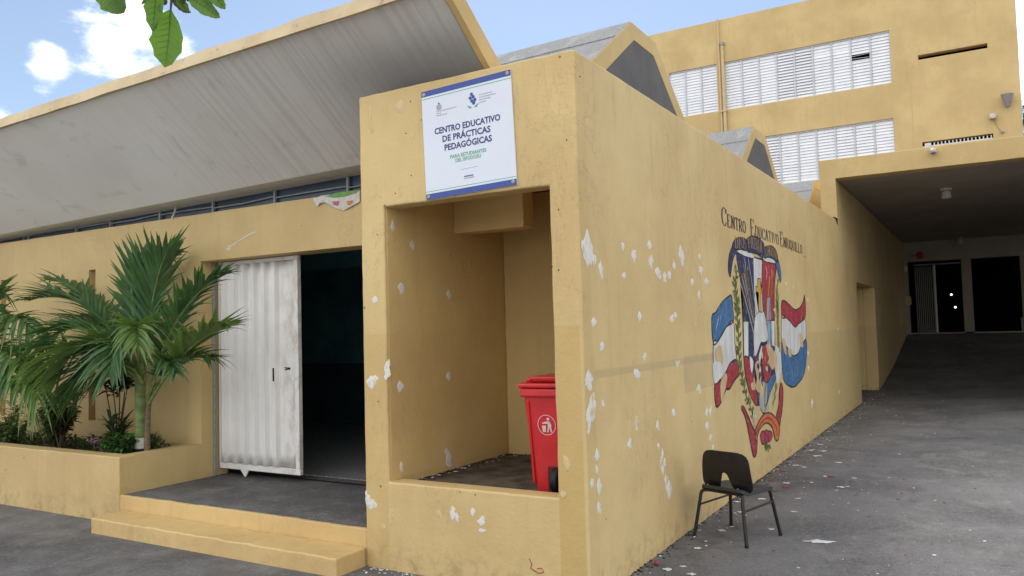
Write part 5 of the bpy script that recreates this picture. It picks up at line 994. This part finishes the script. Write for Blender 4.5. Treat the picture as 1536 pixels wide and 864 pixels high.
# ------------------------------------------------------------------ leafy branch overhead
br = root('leafy_branch', [(-1.728, 1.288, 3.054)][0], 'leafy tree branch hanging into the top left corner', 'branch')
BR = [tuple(v) for v in [(-3.27, 0.667, 4.467), (-2.345, 0.985, 3.542), (-1.88, 1.115, 3.008), (-1.553, 1.065, 2.529), (-1.487, 1.084, 2.383), (-1.497, 1.102, 2.338)]]
MB().tube(BR, [.05, .032, .018, .007, .005, .003], 8).build('twig', 'twig', br, smooth=True)
def bigleaf(pts, w, label=None, bend=.02, curl=.25, wav=0.0):
    """pts: base and tip in space"""
    a, b = Vector(pts[0]), Vector(pts[1]); d = b-a; ln = d.length; d.normalize(); view = Vector((-.5, .84, .2)); side = d.cross(view).normalized(); nrm = side.cross(d).normalized(); m = MB(); n = 12; vs = []
    for i in range(n+1):
        t = i/n; ww = w*(math.sin(math.pi*t**.92)**.75)*(1.0+.35*(t-.5)); ww *= 1+.07*math.sin(t*23)
        if i in (0, n): ww = .0008
        q = a+d*ln*t+nrm*bend*math.sin(math.pi*t)*ln
        for u in (-1, -.5, 0, .5, 1): vs.append(q+side*ww*u+nrm*(-curl*ww*abs(u)**1.4+.004*math.sin(t*25+u*3)*abs(u)))
    m.add(vs, [(5*i+k, 5*i+k+1, 5*i+k+6, 5*i+k+5) for i in range(n) for k in range(4)])
    o = m.build('leaf', 'overhead_leaf', br, smooth=True)
    rib = MB().tube([a-d*.012]+[a+d*ln*t+nrm*(bend*math.sin(math.pi*t)*ln+.0012) for t in (0, .25, .5, .75, .97)], [.0022, .0020, .0017, .0013, .001, .0005], 5).build('midrib', 'palm_leaf_light', o)
    side_v = MB()
    for i in range(1, 9):
        t = i/9.5
        for s in (-1, 1):
            q = a+d*ln*t+nrm*(bend*math.sin(math.pi*t)*ln+.001); e = q+d*ln*.10+side*s*w*.8*math.sin(math.pi*t)**.7-nrm*curl*w*.5*math.sin(math.pi*t)
            side_v.tube([q, (q+e)/2+nrm*.0006, e], [.0008, .0006, .0003], 4, False)
    sv = side_v.build('veins', 'palm_leaf_light', o); sv['kind'] = 'stuff'
    if label: o['label'] = label
bigleaf([(-1.505, 1.098, 2.326), (-1.562, 1.124, 2.214)], .037, 'broad bright green leaf hanging lowest', .03)
bigleaf([(-1.487, 1.052, 2.377), (-1.526, 1.068, 2.272)], .021); bigleaf([(-1.533, 0.952, 2.339), (-1.51, 0.99, 2.282)], .030); bigleaf([(-1.492, 1.099, 2.353), (-1.484, 1.129, 2.323)], .012)
bigleaf([(-1.477, 1.111, 2.363), (-1.423, 1.163, 2.31)], .017, None, .05); bigleaf([(-1.462, 1.134, 2.41), (-1.432, 1.185, 2.339)], .018); bigleaf([(-1.536, 1.07, 2.435), (-1.566, 1.05, 2.352)], .03); bigleaf([(-1.487, 1.076, 2.395), (-1.538, 1.05, 2.329)], .008)
for a, b in zip([(-1.487, 1.084, 2.383), (-1.494, 1.093, 2.358), (-1.487, 1.084, 2.383), (-1.497, 1.102, 2.338), (-1.553, 1.065, 2.529), (-1.553, 1.065, 2.529)], [(-1.487, 1.052, 2.377), (-1.505, 1.098, 2.326), (-1.477, 1.111, 2.363), (-1.474, 1.126, 2.322), (-1.533, 0.952, 2.339), (-1.462, 1.134, 2.41)]):
    MB().tube([a, tuple((Vector(a)+Vector(b))/2+Vector((0, 0, -.006))), b], [.003, .0025, .002], 6).build('twig', 'twig', br, smooth=True)
for p in [(-1.51, 1.087, 2.333), (-1.486, 1.116, 2.34), (-1.478, 1.122, 2.346)]: MB().lathe([(.001, 0), (.005, .004), (.006, .010), (.001, .018)], p, 'z', 8).build('bud', 'twig', br, smooth=True)
# ------------------------------------------------------------------ party bunting over the door, string, scraps
bu = root('party_bunting', (-4.2, 5.06, 2.7), 'torn white paper bunting with green and coloured squares stuck above the door', 'bunting')
def fl(name, pts, mat, lift, parent):
    m = MB(); P = [(x, 5.071-lift-.010*abs(math.sin(x*19)), z) for x, z in pts]; m.prism(P, (0, .001, 0)); return m.build(name, mat, parent)
BU = lambda s: [(p[0], p[2]) for p in s]
b1 = fl('paper_flag', BU([(-4.969, 5.071, 2.779), (-4.889, 5.071, 2.806), (-4.764, 5.071, 2.804), (-4.453, 5.071, 2.809), (-4.456, 5.071, 2.707), (-4.561, 5.071, 2.672), (-4.637, 5.071, 2.651), (-4.728, 5.071, 2.683), (-4.843, 5.071, 2.742), (-4.922, 5.071, 2.744)]), 'bunting_white', .012, bu)
fl('green_band', BU([(-4.842, 5.071, 2.795), (-4.687, 5.071, 2.812), (-4.453, 5.071, 2.809), (-4.491, 5.071, 2.785), (-4.612, 5.071, 2.769), (-4.742, 5.071, 2.772)]), 'bunting_green', .0145, bu)
fl('pink_square', BU([(-4.766, 5.071, 2.74), (-4.673, 5.071, 2.736), (-4.689, 5.071, 2.697), (-4.782, 5.071, 2.718)]), 'bunting_pink', .0145, bu)
fl('orange_square', BU([(-4.62, 5.071, 2.73), (-4.522, 5.071, 2.725), (-4.553, 5.071, 2.689), (-4.613, 5.071, 2.689)]), 'bunting_orange', .0145, bu)
fl('crumpled_end', BU([(-4.985, 5.071, 2.792), (-4.874, 5.071, 2.798), (-4.843, 5.071, 2.765), (-4.907, 5.071, 2.737), (-4.939, 5.071, 2.717), (-4.97, 5.071, 2.749)]), 'chip_white', .016, bu)
o = MB().tube([tuple(v) for v in [(-6.978, 5.15, 2.956), (-6.969, 5.12, 2.876), (-6.93, 5.06, 2.798)]], .010, 6).build('loose_strap', 'bunting_white'); tag(o, 'pale loose strap hanging out of the clerestory strip above the palm', 'strap')
P = [(p[0], p[2]) for p in [(-6.136, 5.071, 2.436), (-6.023, 5.071, 2.472), (-5.913, 5.071, 2.514), (-5.822, 5.071, 2.544), (-5.741, 5.071, 2.562)]]
for a, b in zip(P, P[1:]): sheet_on([(a[0], a[1]-.008), (b[0], b[1]-.006), (b[0], b[1]+.006), (a[0], a[1]+.008)], 'y', YL, -.004).build('dried_filler_smear', 'filler', hall)
for i, (px, pz) in enumerate([(p[0], p[2]) for p in [(-6.107, 5.071, 2.441), (-5.803, 5.071, 2.611), (-5.16, 5.071, 2.572), (-5.42, 5.071, 2.486)]]): sheet_on(blob(px, pz, .06 if i == 0 else .03, .05 if i == 0 else .025, 12, .4, 130+i), 'y', YL, -.004).build('filler_patch', 'old_filler' if i else 'filler', hall)
# ------------------------------------------------------------------ paint flakes and litter on the paving
FLK = [(-1.829, 5.005, 0.068), (-1.764, 5.106, 0.057), (-1.663, 4.973, 0.053), (-1.225, 8.14, 0.085), (-1.719, 8.141, 0.093), (-1.731, 9.902, 0.103), (-1.724, 10.277, 0.102), (-1.831, 10.809, 0.087), (-1.877, 10.291, 0.079), (-1.825, 9.165, 0.091), (-1.788, 6.107, 0.063), (-1.936, 7.123, 0.093), (-1.807, 6.77, 0.076), (-1.773, 7.332, 0.095), (-1.484, 7.488, 0.055), (-1.456, 6.304, 0.05), (-1.42, 6.956, 0.045), (-1.808, 5.562, 0.058), (-1.168, 8.658, 0.051), (-1.44, 9.532, 0.064), (-1.437, 8.647, 0.047), (-1.163, 8.193, 0.041), (-1.507, 8.277, 0.034), (-1.749, 6.258, 0.029), (-1.733, 9.109, 0.062), (-1.754, 6.674, 0.047)]
def flake(x, y, s, seed, mat, name, label, cat, group, z0=.002, flat_=.4):
    rn = random.Random(seed); n = 11; pts = blob(0, 0, s, s*(.30 if name == 'paper_scrap' else rn.uniform(.35, .8)), n+(9 if name == 'paper_scrap' else 0), .5 if name != 'paper_scrap' else .8, seed); a = rn.uniform(-.6, .6); c, sn = math.cos(a), math.sin(a); n = len(pts); h = .0035
    top = [(x+px*c-py*sn, y+px*sn+py*c, z0+.004+flat_*abs(noise.noise(Vector((px*30, py*30, seed))))*s*.35) for px, py in pts]; m = MB(); cen = (x, y, z0+.006)
    vs = top+[(a_, b_, max(.001, c_-h)) for a_, b_, c_ in top]+[cen]; m.add(vs, [(k, (k+1) % n, 2*n) for k in range(n)]+[(k, n+k, n+(k+1) % n, (k+1) % n) for k in range(n)])
    o = m.build(name, mat); tag(o, label, cat, group); return o
for i, (x, y, s) in enumerate(FLK): flake(x, y, s, i, 'chip_white', 'paint_flake', 'small white paint flake on the paving '+('at the wall foot near the block corner' if y < 5.35 else 'beneath or just behind the black chair' if x < -.9 and y < 6.9 else 'right of the black chair' if y < 7.4 else 'below the coat of arms' if y < 11 else 'far along the painted wall'), 'paint flake', 'white paint flakes on the paving')
for i, (x, y, s) in enumerate([(-1.896, 8.797, 0.1), (-1.877, 8.218, 0.087), (-1.686, 7.954, 0.084), (-1.74, 7.739, 0.06), (-1.39, 8.666, 0.078)]): flake(x, y, s*.9, 50+i, 'chip_red', 'paint_flake', 'dull red paint flake lying on the paving below the coat of arms', 'paint flake', 'red paint flakes on the paving', flat_=.15)
x, y, s = [(-1.081, 6.094, 0.231)][0]; flake(x, y, s, 77, 'paper', 'paper_scrap', 'largest torn white paper scrap on the open paving right of the chair', 'paper', None, flat_=.08)
x, y, s = [(-1.93, 5.07, 0.037)][0]; o = MB().lathe([(.003, 0), (.015, .006), (.018, .016), (.013, .028), (.002, .032)], (x, y, .001), 'z', 12).build('red_berry', 'chip_red', smooth=True); tag(o, 'round red berry lying at the foot of the wall near the corner', 'berry')
x, y, s = [(-1.88, 5.149, 0.05)][0]
rn = random.Random(12); m = MB(); mr = MB(); md_ = MB()
def bit(m, x, y, s, z=0.0):
    a = rn.uniform(0, 3.14); c, sn = math.cos(a), math.sin(a); k = rn.choice((3, 4, 5)); pts = [(math.cos(6.28*j/k+rn.uniform(-.4, .4))*s*rn.uniform(.5, 1), math.sin(6.28*j/k)*s*rn.uniform(.3, .9)) for j in range(k)]
    b = [(x+p*c-q*sn, y+p*sn+q*c, z+.002) for p, q in pts]; t = [(p[0], p[1], z+.002+rn.uniform(.002, .006)) for p in b]
    m.add(b+t, [tuple(range(k, 2*k))]+[(j, (j+1) % k, k+(j+1) % k, k+j) for j in range(k)])
for i in range(260):
    y = rn.uniform(4.3, 19); x = XS+.015+min(4, rn.expovariate(1/(.10 if rn.random() < .5 else .75))); s = rn.choice((.004, .006, .008, .012, .018)); bit(m, x, y, s)
for i in range(80):
    y = rn.gauss(9.2, 2.2); x = XS+.03+rn.expovariate(1/.7); bit(mr, x, y, rn.choice((.006, .01, .016)))
for i in range(650):
    y = rn.uniform(4.25, 16); x = XS+.004+rn.expovariate(1/.035); bit(md_, x, y, rn.choice((.004, .007, .011, .016)))
for i in range(120): bit(m, rn.uniform(-3.68, -2.1), 4.2-rn.expovariate(1/.05), rn.choice((.005, .008, .014)))
tag(m.build('paint_crumbs', 'chip_white'), 'fine white paint crumbs scattered along the wall foot', 'debris', kind='stuff'); tag(mr.build('red_paint_crumbs', 'chip_red'), 'fine red paint crumbs scattered below the coat of arms', 'debris', kind='stuff'); tag(md_.build('wall_foot_dirt', 'soil'), 'dark dirt crumbs gathered along the foot of the side wall', 'debris', kind='stuff')
md2 = MB(); mw = MB()
for i in range(420):
    if rn.random() < .6: x = -3.49+rn.expovariate(1/.03); y = rn.uniform(4.4, 5.77)
    else: x = rn.uniform(-3.48, -2.3); y = 5.77-rn.expovariate(1/.06)
    (bit(md2, x, y, rn.choice((.005, .009, .015)), .546) if rn.random() < .94 else bit(mw, x, y, rn.choice((.006, .010, .02)), .546))
tag(md2.build('alcove_dirt', 'soil'), 'dark dirt gathered in the corners of the alcove floor', 'debris', kind='stuff'); tag(mw.build('alcove_crumbs', 'chip_white'), 'white crumbs in the corners of the alcove floor', 'debris', kind='stuff')
for i, (p) in enumerate(((-3.43, 5.02), (-3.05, 5.66), (-2.98, 5.60))):
    o = flake(p[0], p[1], .06, 300+i, 'chip_white', 'paint_flake', ('white scrap on the alcove floor against its left wall', 'white scrap on the alcove floor by the back wall', 'second white scrap by the alcove back wall, nearer the bin')[i], 'paint flake', 'white scraps on the alcove floor', z0=.548)
# stains rising from the alcove floor
for i, (y, w, h) in enumerate(((5.40, .05, .17), (5.74, .05, .10))):
    sheet_on([(y-w/2, .547), (y+w/2, .547), (y+w*.2, .547+h*.4), (y+w*.08, .547+h), (y-w*.1, .547+h*.95), (y-w*.15, .547+h*.4)], 'x', -3.497, .002).build('damp_stain', 'soil', block)
# ------------------------------------------------------------------ tree behind the tall block on the right
def tree(x, y, h, rad, seed, label):
    rn = random.Random(seed); t = root('broadleaf_tree', (x, y, 0), label, 'tree')
    MB().tube([(x, y, 0), (x+.2, y, h*.3), (x, y+.1, h*.6), (x+.1, y, h*.85)], [.32, .24, .15, .05], 10).build('trunk', 'palm_trunk', t, smooth=True)
    m = MB()
    cl = [(Vector((x, y, h*.72))+Vector((rn.gauss(0, rad*.5), rn.gauss(0, rad*.5), rn.gauss(0, h*.13))), rn.uniform(.5, 1.1)) for _ in range(26)]
    for c, r in cl[:9]: MB().tube([(x, y, h*rn.uniform(.4, .6)), tuple((Vector((x, y, h*.6))+c)/2), tuple(c)], [.10, .06, .02], 6).build('limb', 'palm_trunk', t)
    for c, r in cl:
        for _ in range(230):
            d = Vector((rn.gauss(0, 1), rn.gauss(0, 1), rn.gauss(0, .8))).normalized(); p = c+d*r*rn.uniform(.5, 1.05); leafshape(m, p, (d+Vector((rn.uniform(-1, 1), rn.uniform(-1, 1), rn.uniform(-1, .4)))), Vector((0, 0, 1)), rn.uniform(.16, .30), .12, .3, 2)
    m.build('crown', 'tree_leaf', t)['kind'] = 'stuff'
tree(2.75, 34.5, 9.6, 1.5, 3, 'dark green tree standing behind the right end of the tall block')
# low boundary wall behind the camera is outside the photograph and left out
